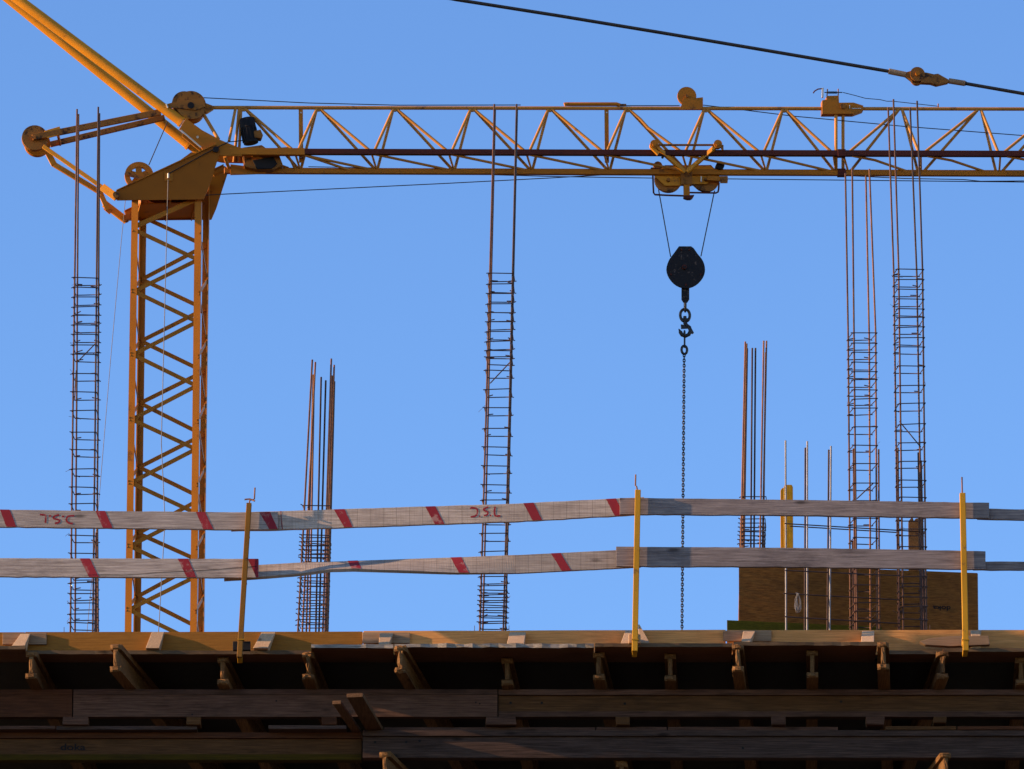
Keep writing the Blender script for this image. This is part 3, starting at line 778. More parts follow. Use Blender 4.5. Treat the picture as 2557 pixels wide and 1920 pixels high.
cage([(176, 192.4, 272.6), (231.5, 245.4, 267)], [(187, 196, 285), (240, 248.3, 283)], 61.0, 0.17,
     [694, 718, 743, 767, 788, 812, 837, 862, 885, 933, 980, 1027, 1080, 1123, 1171, 1217, 1259, 1300, 1338, 1383, 1430, 1456, 1482, 1507, 1533, 1556],
     'tall slender rebar cage at the left, beside the crane mast', ['rust', 'rust_d'],
     extra=[(245, 1573, 243, 1262, 0.10), (237, 1573, 240, 1330, 0.02)], diag=[(195, 902, 238, 858, 0.05), (186, 1000, 190, 925, 0.1)])
cage([(1198, 1234.5, 260), (1256.5, 1290, 260)], [(1205, 1236.5, 275), (1262, 1291.5, 272)], 61.2, 0.18,
     [684, 710, 735, 760, 782, 804, 829.6, 854, 876, 891, 925.5, 973, 1020, 1070, 1117, 1164, 1211, 1250, 1292, 1332, 1378, 1410, 1439.5, 1463, 1474, 1487, 1500, 1512, 1525, 1539, 1553],
     'tall narrow rebar cage crossing the jib left of the hook', ['rust', 'rust_d'],
     diag=[(1224, 957, 1273, 905, 0.05)])
cage([(2140, 2128, 419, 2132.4, 832), (2190, 2171, 422, 2186.6, 832)], [(2124, 2111, 432.6, 2118, 845), (2174, 2162, 438.6, 2170.5, 845)], 61.2, 0.15,
     [833, 858, 881.5, 906, 928.5, 950, 973.6, 997, 1020.6, 1067.6, 1112.7, 1158, 1208, 1250, 1296.7, 1343, 1385, 1420, 1461.6, 1505, 1527, 1551],
     'left one of the two rebar cages on the right, below the jib', ['rust', 'rust_b'],
     extra=[(2136, 1573, 2131, 1120, 0.03), (2196, 1573, 2194, 1122, 0.05), (2131, 1573, 2129, 1350, 0.1)], diag=[(2140, 1245, 2180, 1207, 0.03)])
cage([(2255.5, 2231, 248, 2244, 672), (2313, 2290, 252, 2303.5, 672)], [(2244, 2217.8, 268, 2232, 690), (2304, 2272.7, 269, 2289.5, 690)], 61.2, 0.16,
     [672, 698, 724, 748, 771, 794, 818, 843.6, 866, 914, 963, 1009, 1060, 1107, 1152.5, 1199.7, 1243, 1285, 1322, 1365.5, 1405, 1441, 1466, 1492, 1515, 1547],
     'right and taller of the two rebar cages on the right, crossing the jib', ['rust', 'rust_d'],
     extra=[(2246, 1573, 2242, 1118, 0.02), (2300, 1573, 2293, 1130, 0.05), (2307, 1573, 2297, 1118, 0.0), (2310, 1573, 2300, 1150, 0.08)], diag=[(2246, 1052, 2299, 1116, 0.05)])

def cluster(bars, Y, ties, corners, dep, label, mats, rb=0.007, vb=1573):
    a0 = P(bars[0][0], vb, Y)
    e = empty('rebar_cluster', V((a0.x, Y + dep / 2, ZP)))
    for k, (u0, u1, v1, dy, mt) in enumerate(bars):
        ln = rebar_line(u0, vb + dy * 97, u1, v1, Y + dy)
        MB().tube([ln[0], ln[1]], rb, 9).build('bar', mt, e)
    for i, v in enumerate(ties):
        f = (vb - v) / (vb - 1262.0)
        ul, ur = (c0 + (c1 - c0) * f for c0, c1 in corners)
        z0 = P(ul, v, Y)
        A, B_ = z0, P(ur, v, Y); B_.z = A.z + jit(.006)
        C_, D = B_ + V((0.012, dep, jit(.008))), A + V((0.016, dep, jit(.008)))
        mb = MB().tube([A, B_, C_, D, A], 0.004, 6)
        mb.tube([A, A + V((-0.016, -0.002, jit(.01)))], 0.004, 5)
        if i % 2: mb.tube([C_ + V((-.01, -.01, .006)), C_ + V((-0.06, -0.02, jit(.02)))], 0.0042, 6)
        else: mb.tube([D + V((.01, -.01, .006)), D + V((0.06, -0.02, jit(.02)))], 0.0042, 6)
        mb.build('tie', 'tie', e)
    return tag(e, label, 'rebar cage', 'rebar cages standing on the deck')
zQ = zoom(720, 880, 4.15)
def qb(ub, x, y, dy, mt): u, v = zQ(x, y); return (ub, u, v, dy, mt)
cluster([qb(744, 248, 75, 0, 'rust'), qb(755, 280, 100, .02, 'rust_b'), qb(764.6, 258, 230, .10, 'rust'), qb(772.5, 268, 235, .22, 'rust_b'),
         qb(788, 340, 255, .24, 'rust_d'), qb(796, 388, 290, .25, 'rust_d'), qb(806, 445, 65, .02, 'rust'), qb(815, 475, 130, .04, 'rust_b'),
         qb(818, 478, 300, .20, 'rust_d'), qb(811, 455, 240, .15, 'rust')], 62.0,
        [1262, 1335, 1343, 1352, 1363, 1372, 1384, 1392, 1430, 1442, 1455, 1463, 1478, 1492, 1506, 1520, 1534, 1547, 1560],
        ((742, 756), (814, 824)), 0.22, 'leaning cluster of rusty bars between the mast and the middle cage', None)
cluster([(1845, 1861, 853, 0, 'rust_b'), (1850, 1864.6, 858, .02, 'rust_b'), (1854, 1866, 870, .2, 'rust'), (1873, 1878.5, 869, .22, 'rust_d'), (1881, 1886.6, 869, .22, 'rust_d'),
         (1894, 1907, 851, 0, 'rust_b'), (1900, 1914, 851, .03, 'rust_b'), (1903, 1912, 880, .2, 'rust')], 64.0,
        [1240, 1296, 1306, 1316, 1327, 1337, 1347, 1357, 1370, 1385, 1400], ((1836, 1850), (1900, 1912)), 0.22,
        'cluster of orange rusty bars left of the yellow timber', None)

GS = 'starter bars beside the form panel'
for u0, u1, v1, Y, mt, lab in ((1963, 1961.7, 1100, 61.1, 'steel', 'single pale starter bar in front of the yellow timber'),
                           (2009.5, 2011, 1118, 61.25, 'rust_d', 'darker bar of the first pair right of the yellow timber'),
                           (2015.6, 2016, 1102, 61.1, 'steel', 'paler bar of the first pair right of the yellow timber'),
                           (2066, 2069.6, 1123, 61.25, 'rust_d', 'darker bar of the second pair right of the yellow timber'),
                           (2072, 2075, 1114, 61.1, 'steel', 'paler bar of the second pair right of the yellow timber')):
    a, b = rebar_line(u0, 1572, u1, v1, Y)
    tag(MB().tube([a, b], 0.0068, 9).build('starter_bar', mt), lab, 'rebar', GS)
for q, r_, Y, lab in ((z8(455, 708), z8(1460, 768), 61.04, 'upper thin horizontal bar tied across the starter bars'),
                  (z8(490, 726), z8(1265, 772), 61.32, 'lower thin horizontal bar tied across the starter bars'),
                  (zR(480, 706), zR(1480, 752), 61.04, 'horizontal bar just below the lower rail board, before the panel'),
                  (zR(470, 905), zR(1480, 960), 61.04, 'horizontal bar across the middle of the form panel'),
                  (zR(480, 1105), zR(1480, 1165), 61.04, 'horizontal bar near the bottom of the form panel')):
    tag(MB().tube([P(*q, Y), P(*r_, Y + 0.2 * (r_[0] - q[0]) / 350)], 0.0045, 7).build('tie_bar', 'rust_d'), lab, 'rebar', 'thin horizontal bars at the form panel')
for u, v, lab in ((160, 1566, 'tiny wire stub left of the left cage'), (1185, 1562, 'tiny wire stub left of the middle cage'), (1271, 1562, 'tiny wire stub right of the middle cage'), (2322, 1560, 'tiny wire stub right of the right cages')):
    tag(MB().tube([P(u, 1600, 60.2), P(u, v, 60.2)], 0.0022, 5).build('wire_stub', 'rust_d'), lab, 'wire', 'wire stubs on the deck edge')

# ---------------------------------------------------------------- standing form panel and timbers
Yf = 61.62
Yf = 61.50; Yg = 61.70
tl, tr = P(1844.6, 1408, Yf), P(2440.7, 1430.5, Yg)
mbp = MB().prism([tl, tr, V((P(2440.7, 1572, Yg).x, Yg, ZP + .003)), V((P(1844, 1572, Yf).x, Yf, ZP + .003))], (0.005, 0.027, 0))
pan = tag(mbp.build('form_panel', 'sheet', None, 0.002), 'large brown form panel standing behind the right rebar cages', 'form panel')
st = stencil('doka', 2352, 1518, Yf + (Yg - Yf) * (2352 - 1844.6) / 596.1 - 0.002, 0.037, True, pan)
st.rotation_euler.z = math.atan2(Yg - Yf, tr.x - tl.x)
gp = MB().prism([P(1815, 1548, 61.36), P(2200, 1564.5, 61.55), V((P(2200, 1570, 61.55).x, 61.55, ZP + .003)), V((P(1815, 1570, 61.36).x, 61.36, ZP + .003))], (0.01, 0.05, 0))
tag(gp.build('green_plank', 'green', None, 0.003), 'mossy green-yellow plank at the foot of the brown form panel', 'plank')
e = empty('yellow_timber', (P(1964, 1300, 61.9).x, 61.9, ZP))
top_pts = [(1948, 1222), (1952, 1214), (1958, 1212)]
Yq = 61.85
def upr(us, vs_, Y): return [P(u, v, Y) for u, v in zip(us, vs_)]
MB().prism([P(1957, 1216, Yq), P(1960, 1210, Yq), P(1977, 1210, Yq), P(1980, 1216, Yq), V((P(1980, 1500, Yq).x, Yq, ZP)), V((P(1957, 1500, Yq).x, Yq, ZP))], (0, 0.04, 0)).build('near_flange', 'yellowp', e, 0.003)
MB().prism([P(1961, 1226, Yq + .04), P(1972, 1226, Yq + .04), V((P(1972, 1500, Yq).x, Yq + .041, ZP)), V((P(1961, 1500, Yq).x, Yq + .041, ZP))], (0, 0.11, 0)).build('web', 'yellowp', e)
MB().prism([P(1949, 1224, Yq + .16), P(1953, 1218, Yq + .16), P(1968, 1218, Yq + .16), P(1970, 1224, Yq + .16), V((P(1970, 1500, Yq).x, Yq + .152, ZP)), V((P(1949, 1500, Yq).x, Yq + .152, ZP))], (0, 0.04, 0)).build('far_flange', 'yellowp', e, 0.003)
tag(e, 'yellow timber beam standing on end behind the form panel', 'timber beam')
Yq = 61.8
pts = [P(*z8(*q), Yq) for q in ((1342, 690), (1360, 668), (1372, 660), (1380, 690), (1392, 672), (1415, 668))]
pts += [V((P(2294, 1500, Yq).x, Yq, ZP)), V((P(2268, 1500, Yq).x, Yq, ZP))]
tag(MB().prism(pts, (0, 0.06, 0)).build('broken_timber', 'beamY', None, 0.003), 'splintered upright timber inside the right rebar cage', 'timber')
e = empty('wire_bundle', P(1990, 1535, 61.0))
c0 = P(*zR(590, 905), 61.0)
for k in range(12):
    w = 0.006 + 0.022 * random.random(); h = 0.11 + 0.05 * random.random(); ox = jit(0.012)
    pts = [c0 + V((ox * 0.2, jit(.01), 0))]
    for t in range(1, 12):
        a = t / 12
        pts.append(c0 + V((ox * a - math.cos(a * 0 + (math.pi * a)) * w * math.sin(math.pi * min(1, a * 1)) * 1.3 + (ox * a), jit(.003), -h * math.sin(math.pi * a) ** 0.8)))
    pts.append(c0 + V((ox * 0.2 + .004, jit(.01), 0)))
    MB().tube(pts, 0.0011, 5).build('wire_loop', 'wire', e)
MB().tube([c0 + V((-.012, 0, .004)), c0 + V((.014, 0, -.002))], 0.004, 6).build('twist', 'wire', e)
tag(e, 'bundle of pale tie wires hanging in front of the form panel', 'wire bundle')

# ================================================================== CRANE
PSI = math.radians(-7.0)
AX = V((math.cos(PSI), -math.sin(PSI), 0)); BX = V((math.sin(PSI), math.cos(PSI), 0)); UP = V((0, 0, 1))
PSM = math.radians(4.0)                                            # the mast does not turn with the jib
AM = V((math.cos(PSM), -math.sin(PSM), 0)); BM = V((math.sin(PSM), math.cos(PSM), 0))
O0 = P(420, 480, 125.0)
def C(u, v, b=0.0):                                               # point in the crane's plane at depth b behind its near face
    d = ray(u, v); c0 = V((0, 0, CAMZ))
    t = ((O0 - c0).dot(BX) + b) / d.dot(BX)
    return c0 + d * t
def Cz(q, b=0.0): return C(q[0], q[1], b)
# width of the jib follows from both lower chords being level
WJ = 0.3
while C(900, 427.7, WJ).z > C(900, 379.6, 0).z: WJ += 0.005
WM = 0.3
PXM = 1 / (C(1400, 500).x - C(1399, 500).x)                        # photo pixels per metre at the crane
crane = empty('tower_crane', V((C(410, 1500).x, O0.y + 0.5, 0)))
tag(crane, 'yellow lattice tower crane rising behind the deck with its long jib', 'crane')

mast = empty('mast', V((C(410, 1500).x, O0.y + 0.5, 0)), crane)
MD = 0.95                                                          # mast depth
legs = {'nl': ((337, 500), (319.7, 1576), 0), 'nr': ((494.6, 503), (482.6, 1576), 0),
        'fl': ((357.5, 556), (343, 1576), MD), 'fr': ((515, 546), (502, 1576), MD)}
LEG = {}
for k, (t, b, dp) in legs.items():
    LEG[k] = (Cz(b, dp), Cz(t, dp))
def leg_at(k, v):
    t, b, dp = legs[k]; f = (v - t[1]) / (b[1] - t[1])
    return C(t[0] + (b[0] - t[0]) * f, v, dp)
LW = 0.10
for k, (b, t) in LEG.items():
    d = (b - t); t2 = t - d.normalized() * (0.55 if k[0] == 'f' else 0.0)
    bot = t + d * (t.z / (t.z - b.z))
    sx = 1 if k[1] == 'l' else -1; sy = 1 if k[0] == 'n' else -1
    off = AM * (-sx * LW / 2) + BM * (-sy * 0.0)
    MB().angle(bot + off, t2 + off, LW, 0.014, AM * sx, BM * sy).build('leg', 'crane', mast)
def brace(p, q, nrm, w=0.062, t=0.012, par=mast, mt='crane'):
    MB().bar(p, q, t, w, nrm.cross((q - p).normalized())).build('brace', mt, par)
nl_v = [573, 726, 884, 1046, 1204, 1362, 1521, 1680]; nr_v = [647, 802, 962, 1120, 1279, 1440, 1600, 1760]
fr_v = [615, 773, 929, 1087, 1245, 1404, 1571, 1730]; fl_v = [543, 699, 853, 1008, 1168, 1333, 1491, 1650]
for i in range(8):
    n1, n2 = leg_at('nl', nl_v[i]), leg_at('nr', nr_v[i])
    brace(n1 + BM * 0.020 + AM * .0, n2 + BM * 0.020, BM)
    if i < 7: brace(n2 + BM * 0.034, leg_at('nl', nl_v[i + 1]) + BM * 0.034, BM)
    f1, f2 = leg_at('fl', fl_v[i]), leg_at('fr', fr_v[i])
    brace(f1 - BM * 0.020, f2 - BM * 0.020, BM)
    if i < 7: brace(f2 - BM * 0.034, leg_at('fl', fl_v[i + 1]) - BM * 0.034, BM)
    for s, nk, fk, sg in ((-1, 'nl', 'fl', 1), (1, 'nr', 'fr', -1)):
        if i < 7:
            a = leg_at(nk, nl_v[i] + (0 if nk == 'nl' else 6)) + AM * (-sg * 0.028); b = leg_at(fk, fl_v[i + 1]) + AM * (-sg * 0.028)
            c = leg_at(nk, nl_v[i + 1] + (0 if nk == 'nl' else 6)) + AM * (-sg * 0.028)
            brace(a, b, AM); brace(b, c, AM)
# plate under the head
brace(leg_at('nl', 565) + BM * .02, Cz(zM(1330, 75), 0.05), BM, 0.075)

# slewing head: two big side plates, top and bottom plates between them
head = empty('slewing_head', C(400, 500, 0.5), crane)
plate_px = [zA(1003, 1028), zA(1862, 628), zA(1893, 645), zA(1900, 690), zA(1800, 1000), zA(1758, 1098), zA(1010, 1106)]
near_plate = [Cz(q, -0.06) for q in plate_px]
MB().prism(near_plate, BX * 0.02).build('side_plate', 'crane_shade', head, 0.004)
HD = 1.02
shift = Cz(zA(1826, 1272), HD - 0.06) - near_plate[5]
MB().prism([p + shift for p in near_plate], BX * 0.02).build('side_plate', 'crane', head, 0.004)
# flange strip along the sloping top edge of the near plate
a, b = near_plate[0], near_plate[1]
for s_, nm in ((0.0, 'edge_flange'), (1.0, 'edge_flange')):
    o = BX * -0.025 + shift * s_
    MB().prism([a + o, b + o, b + o + UP * 0.016, a + o + UP * 0.016], BX * 0.075).build(nm, 'crane', head)
# bottom plate and turntable ring between the side plates
pb = [near_plate[6], near_plate[5]]
bot = [pb[0] + AX * 0.35 + BX * 0.3, pb[1] + BX * 0.3, pb[1] + BX * (HD - 0.002), pb[0] + AX * 0.35 + BX * (HD - 0.002)]
MB().prism([p + UP * 0.05 for p in bot], UP * 0.015).build('bottom_plate', 'crane_bright', head)  # bounced light inside the head is in this brighter yellow
MB().disc((LEG['nl'][1] + LEG['fr'][1]) / 2 + UP * 0.22 - BX * 0.05, UP, 0.36, 0.10, 32).build('turntable_ring', 'crane_dirty', head)
for fa in (0.28, 0.62, 0.92):
    p = near_plate[6] + (near_plate[5] - near_plate[6]) * fa
    h = 0.25 + 0.45 * fa
    MB().prism([p + BX * 0.022, p + BX * (HD - 0.002), p + BX * (HD - 0.002) + UP * h * 0.8, p + BX * 0.022 + UP * h * 0.8], AX * 0.014).build('cross_plate', 'crane_bright', head)
# bracket and white cable fixings on the near plate
MB().prism([Cz(q, -0.064) for q in (zA(1418, 870), zA(1490, 870), zA(1490, 940), zA(1418, 940))], BX * -0.012).build('bracket', 'crane', head)
MB().tube([Cz(zA(1452, 875), -.09), Cz(zA(1452, 915), -.09)], 0.014, 10).build('cable_clamp', 'pale', head)
MB().tube([Cz(zA(1452, 878), -.085), Cz(zA(1860, 655), -.085), Cz(zA(1960, 610), -.08), Cz(zB(300, 535), -.05), Cz(zB(430, 522), 0.1)], 0.008, 8).build('cable', 'black', head)
MB().disc(Cz(zA(1862, 668), -.08), BX, 0.045, 0.05, 20).build('pivot_pin', 'black', head)
MB().disc(Cz(zA(1000, 1066), -.08), BX, 0.05, 0.10, 20).build('pivot_pin', 'crane_dirty', head)

# ---- jib
jib = empty('jib', C(600, 380, WJ / 2), crane)
def chord_line(tab, b): return [C(u, v, b) for u, v in tab]
nc = lambda u: 379 + (u - 640) * (384.6 - 379) / 1917
fc = lambda u: 426.8 + (u - 640) * (433.2 - 426.8) / 1917
tc = lambda u: 268.3 + (u - 640) * (272.2 - 268.3) / 1917
UE = 3000
MB().bar(C(700, nc(700), 0), C(2098, nc(2098), 0), 0.075, 0.085).build('near_bottom_chord', 'rail', jib, 0.004)
MB().bar(C(2100, nc(2100), 0), C(UE, nc(UE), 0), 0.075, 0.087).build('near_bottom_chord', 'rail', jib, 0.004)
MB().bar(C(575, nc(575) + 0.5, 0), C(760, nc(760) + 0.5, 0), 0.082, 0.106).build('chord_sleeve', 'crane', jib, 0.004)
MB().bar(C(560, fc(560), WJ), C(2100, fc(2100), WJ), 0.075, 0.085).build('far_bottom_chord', 'crane', jib, 0.004)
MB().bar(C(2102, fc(2102), WJ), C(UE, fc(UE), WJ), 0.075, 0.087).build('far_bottom_chord', 'crane', jib, 0.004)
bt = WJ / 2
MB().tube([C(533, tc(533) + 0.5, bt), C(2060, tc(2060), bt)], 0.0285, 14).build('top_chord', 'crane_pale', jib)
MB().tube([C(2150, tc(2150), bt), C(UE, tc(UE), bt)], 0.0275, 14).build('top_chord', 'crane_pale', jib)
RD = 0.0225
def dia(p, q, r=RD): MB().tube([p, q] if not isinstance(q, list) else [p] + q, r, 10).build('diagonal', 'crane_pale', jib)
T = [608, 795, 986, 1179, 1373, 1566.5, 1762, 1958]
N_ = lambda k: (T[k + 1] - 57) if k + 1 < len(T) else 2082.0
F_ = lambda k: (T[k + 1] - 46) if k + 1 < len(T) else 2086.0
for k, t in enumerate(T):
    top = C(t, tc(t) + 3, bt)
    topR = C(t + 4, tc(t) + 3, bt); topL = C(t - 4, tc(t) + 3, bt)
    if k > 0:
        dia(topL, C(N_(k - 1) + 6, nc(t) - 3, 0.0)); dia(topL, C(F_(k - 1) + 2, fc(t) - 3, WJ))
    if k == 5:
        dia(topR, [Cz(zC(1380, 270), bt * .8), Cz(zC(1432, 328), bt * .62), C(N_(k) - 4, nc(t) - 3, 0.0)])
    else: dia(topR, C(N_(k) - 5, nc(t) - 3, 0.0))
    dia(topR, C(F_(k) - 2, fc(t) - 3, WJ))
    dia(C(N_(k) - 1, nc(t) + 4, 0), C(F_(k) + 1, fc(t) - 2, WJ), 0.016)
    if k < len(T) - 1: dia(C(N_(k) + 4, nc(t) + 5, 0), C(F_(k + 1) - 6, fc(t) - 2, WJ), 0.020)
dia(C(718, nc(700) + 5, 0.0), C(738, fc(700) - 2, WJ), 0.018); dia(C(752, nc(740) + 5, 0), C(F_(1) - 60, fc(740), WJ), 0.020)
for k, t in enumerate(T):
    q0 = C(t - 9, tc(t) + 3.5, bt - 0.012); q1 = C(t + 9, tc(t) + 3.5, bt - 0.012); q2 = C(t + 4, tc(t) + 9, bt - 0.012); q3 = C(t - 4, tc(t) + 9, bt - 0.012)
    MB().prism([q0, q1, q2, q3], BX * 0.024).build('gusset', 'crane_pale', jib)
T2 = [(2249, 2119, 2122.5, 2294.5, 2292), (2446, 2307, 2305, 2493, 2487), (2640, 2505, 2500, 2688, 2683), (2836, 2700, 2696, 2884, 2880)]
for k, (t, nL, fL, nR, fR) in enumerate(T2):
    tl_, tr_ = C(t - 5, tc(t) + 3, bt), C(t + 4, tc(t) + 3, bt)
    dia(tl_, C(nL, nc(t) - 3, 0)); dia(tl_, C(fL, fc(t) - 3, WJ)); dia(tr_, C(nR, nc(t) - 3, 0)); dia(tr_, C(fR, fc(t) - 3, WJ))
    dia(C(nR + 5, nc(t) + 4, 0), C(fR + 8, fc(t) - 2, WJ), 0.016)
    a, b = C(nL + 8, nc(t) + 5, 0), C(fR - 20, fc(t) - 2, WJ); m = (a * 0.6 + b * 0.4) + UP * 0.035
    dia(a, [m, b], 0.020)
for u0 in (2087.5, 2105):
    dia(C(u0, tc(u0) + 4, bt), C(u0, nc(u0) - 2 if u0 < 2100 else fc(u0) - 3, 0.0 if u0 < 2100 else WJ), 0.026)
dia(C(2088, nc(2088) + 6, 0.03), C(2088, fc(2088) - 4, WJ), 0.024); dia(C(2105, nc(2105), 0.02), C(2118.5, fc(2118) - 2, WJ), 0.016)
for u0 in (751, 1514.5):
    MB().bar(C(u0, 274, bt), C(u0 + 1, 406, bt), 0.064, 0.012, BX).build('hanger_plate', 'crane', jib)
    for vv in (281, 393):
        MB().disc(C(u0 + 0.5, vv, bt - 0.008), BX, 0.012, 0.006, 12).build('bolt', 'pale', jib)
for u0 in (2100, ):
    for b_, fn in ((0, nc), (WJ, fc)):
        MB().bar(C(u0 - 9, fn(u0), b_), C(u0 + 11, fn(u0), b_), 0.10, 0.112).build('joint_collar', 'rail', jib, 0.004)

# first panel of the jib: posts, root plates
dia(C(588, 271, bt), C(572, 352, 0.0)); dia(C(597, 271, bt), C(584, 405, WJ)); dia(C(602, 271, bt), C(596, 405, WJ))
dia(Cz(zA(1745, 345), bt), Cz(zA(1885, 580), 0.02), 0.027); dia(Cz(zB(280, 660), 0.05), Cz(zB(320, 770), WJ), 0.026)
root = [zA(1545, 492), zA(1605, 398), zA(1745, 500), zA(1905, 585), zA(1990, 618), zA(2100, 668), zB(240, 590), zB(420, 590), zB(420, 655), zB(240, 660), zA(1902, 718), zA(1760, 690), zA(1738, 650)]
root = [zA(1545, 492), zA(1605, 398), zA(1745, 500), zA(1905, 585), zA(1995, 622), zB(430, 590), zB(430, 655), zA(1902, 720), zA(1760, 690), zA(1738, 650)]
MB().prism([Cz(q, -0.035) for q in root], BX * 0.03).build('root_plate', 'crane', jib, 0.004)
MB().prism([Cz(q, -0.035) + shift * ((WJ + 0.04) / HD) for q in root], BX * 0.03).build('root_plate', 'crane', jib, 0.004)
MB().tube([Cz(zA(1705, 560), -.06), Cz(zA(1705, 560), -.01)], 0.02, 12).build('bolt', 'pale', jib)
MB().bar(Cz(zA(1560, 500), -0.045), Cz(zA(1735, 650), -0.045), 0.02, 0.012, BX).build('weld_strip', 'pale', jib)
# drive: motor on its bracket, gearbox under it
ma, mbb = Cz(zB(508, 545), bt), Cz(zB(470, 335), bt); md = (mbb - ma).normalized(); ML = (mbb - ma).length
mot = MB().tube([ma, ma + md * ML * 0.62], 0.112, 20).build('motor', 'black', jib)
MB().tube([ma + md * ML * 0.62, ma + md * ML * 0.94, ma + md * ML], 0.120, 20, True, 0.108).build('fan_cover', 'black', mot)
sd = md.cross(BX).normalized()
for k in range(16):
    a = 2 * math.pi * k / 16; rr = BX * math.cos(a) + sd * math.sin(a)
    MB().bar(ma + rr * 0.116 + md * 0.03, ma + rr * 0.116 + md * ML * 0.6, 0.006, 0.018, rr).build('cooling_fin', 'black', mot)
MB().prism([Cz(q, bt - 0.1) for q in (zB(525, 440), zB(590, 425), zB(612, 475), zB(600, 500), zB(530, 492))], BX * 0.16).build('terminal_box', 'crane_dirty', mot, 0.006)
MB().prism([Cz(q, bt - 0.15) for q in (zB(435, 582), zB(600, 560), zB(640, 590), zB(860, 575), zB(860, 592), zB(640, 600), zB(435, 598))], BX * 0.3).build('motor_bracket', 'crane_dirty', jib)
MB().prism([Cz(q, bt - 0.02) for q in (zB(440, 640), zB(750, 640), zB(785, 735), zB(700, 772), zB(560, 772), zB(455, 745))], BX * 0.16).build('gearbox', 'crane_dirty', jib, 0.01)
MB().prism([Cz(q, bt - 0.05) for q in (zB(520, 690), zB(700, 660), zB(735, 720), zB(690, 762), zB(560, 765))], BX * 0.03).build('grease_guard', 'black', jib, 0.006)
MB().prism([Cz(q, WJ - 0.06) for q in (zB(330, 725), zB(450, 740), zB(560, 700), zB(640, 760), zB(640, 805), zB(330, 815))], BX * 0.03).build('root_gusset', 'crane', jib)
MB().bar(Cz(zB(520, 650), 0.06), Cz(zB(830, 760), WJ), 0.03, 0.03).build('stay_bar', 'crane', jib)
MB().bar(Cz(zB(185, 825), 0.5), Cz(zB(320, 768), 0.55), 0.012, 0.03).build('stay_bar', 'crane', jib)

# ---- things riding on the top chord
MB().tube([C(1409, 261, bt), C(1412, 260, bt), C(1540, 260, bt), C(1548, 263, bt)], 0.030, 14).build('rope_sleeve', 'crane', jib)
MB().bar(Cz(zC(1215, 172), bt), Cz(zC(1282, 172), bt), 0.03, 0.03).build('sleeve_stop', 'crane_dirty', jib)
def sheave(c, r, w, mt, parent, name='sheave', holes=0):
    mb = MB()
    if holes:
        mb.disc(c, BX, r, w, 36, r * 0.64, r * 0.1); mb.disc(c, BX, r * 0.34, w * 1.1, 18)
        for k in range(holes):
            a = 2 * math.pi * (k + 0.3) / holes; d_ = AX * math.cos(a) + UP * math.sin(a)
            mb.bar(c + d_ * r * 0.2, c + d_ * r * 0.7, r * 0.42, w * 0.5, BX)
    else: mb.disc(c, BX, r, w, 36, 0.0, r * 0.12)
    return mb.build(name, mt, parent)
s1 = sheave(Cz(zC(1700, 112), bt), 24 / PXM, 0.05, 'crane', jib, 'guide_sheave')
MB().prism([Cz(q, bt - 0.035) for q in (zC(1655, 195), zC(1685, 112), zC(1712, 105), zC(1745, 125), zC(1812, 118), zC(1812, 200), zC(1655, 203))], BX * 0.012).build('sheave_bracket', 'crane', jib)
MB().disc(Cz(zC(1702, 110), bt - 0.045), BX, 0.025, 0.03, 14).build('axle', 'crane_dirty', jib)
lim = MB().prism([Cz(q, bt - 0.07) for q in (zE(515, 620), zE(515, 505), zE(553, 498), zE(553, 468), zE(655, 465), zE(658, 525), zE(780, 524), zE(862, 550), zE(862, 590), zE(780, 620))], BX * 0.14).build('joint_bracket', 'crane', jib, 0.004)
MB().tube([Cz(zE(535, 440), bt - .05), Cz(zE(685, 440), bt - .05)], 0.008, 8).build('spindle', 'black', lim)
for k in range(9):
    MB().disc(Cz(zE(568 + k * 8.5, 441), bt - .05), AX, 0.022, 0.006, 14).build('spring_coil', 'black', lim)
MB().tube([Cz(zE(560, 412), bt - .05), Cz(zE(556, 470), bt - .05)], 0.009, 8).build('pin', 'crane_dirty', lim)
MB().tube([Cz(zE(650, 410), bt - .05), Cz(zE(650, 468), bt - .05)], 0.009, 8).build('pin', 'crane_dirty', lim)
MB().bar(Cz(zE(520, 405), bt - .05), Cz(zE(518, 482), bt - .05), 0.025, 0.05, BX).build('lever_plate', 'pale', lim)
MB().tube([Cz(zE(515, 408), bt - .05), Cz(zE(480, 412), bt - .05), Cz(zE(450, 430), bt - .05), Cz(zE(441, 446), bt - .05)], 0.010, 8).build('hook_lever', 'rail', lim)
MB().disc(Cz(zE(688, 558), bt - .08), BX, 0.04, 0.05, 16).build('pin', 'crane_dirty', lim)
MB().bar(Cz(zE(765, 575), bt - .075), Cz(zE(842, 575), bt - .075), 0.012, 0.012).build('key', 'pale', lim)
MB().bar(Cz(zE(746, 546), bt - .075), Cz(zE(746, 575), bt - .075), 0.012, 0.014, BX).build('key', 'pale', lim)
MB().tube([Cz(zE(690, 440), bt), Cz(zE(790, 465), bt), Cz(zE(880, 490), bt), Cz(zE(1000, 500), bt), Cz(zE(1060, 514), bt), Cz(zE(1110, 514), bt), Cz(zE(1490, 556), bt)], 0.006, 6).build('signal_cable', 'rope', jib)
MB().tube([Cz(zE(1491, 535), bt), Cz(zE(1491, 572), bt)], 0.010, 8).build('cable_pin', 'crane_dirty', jib)

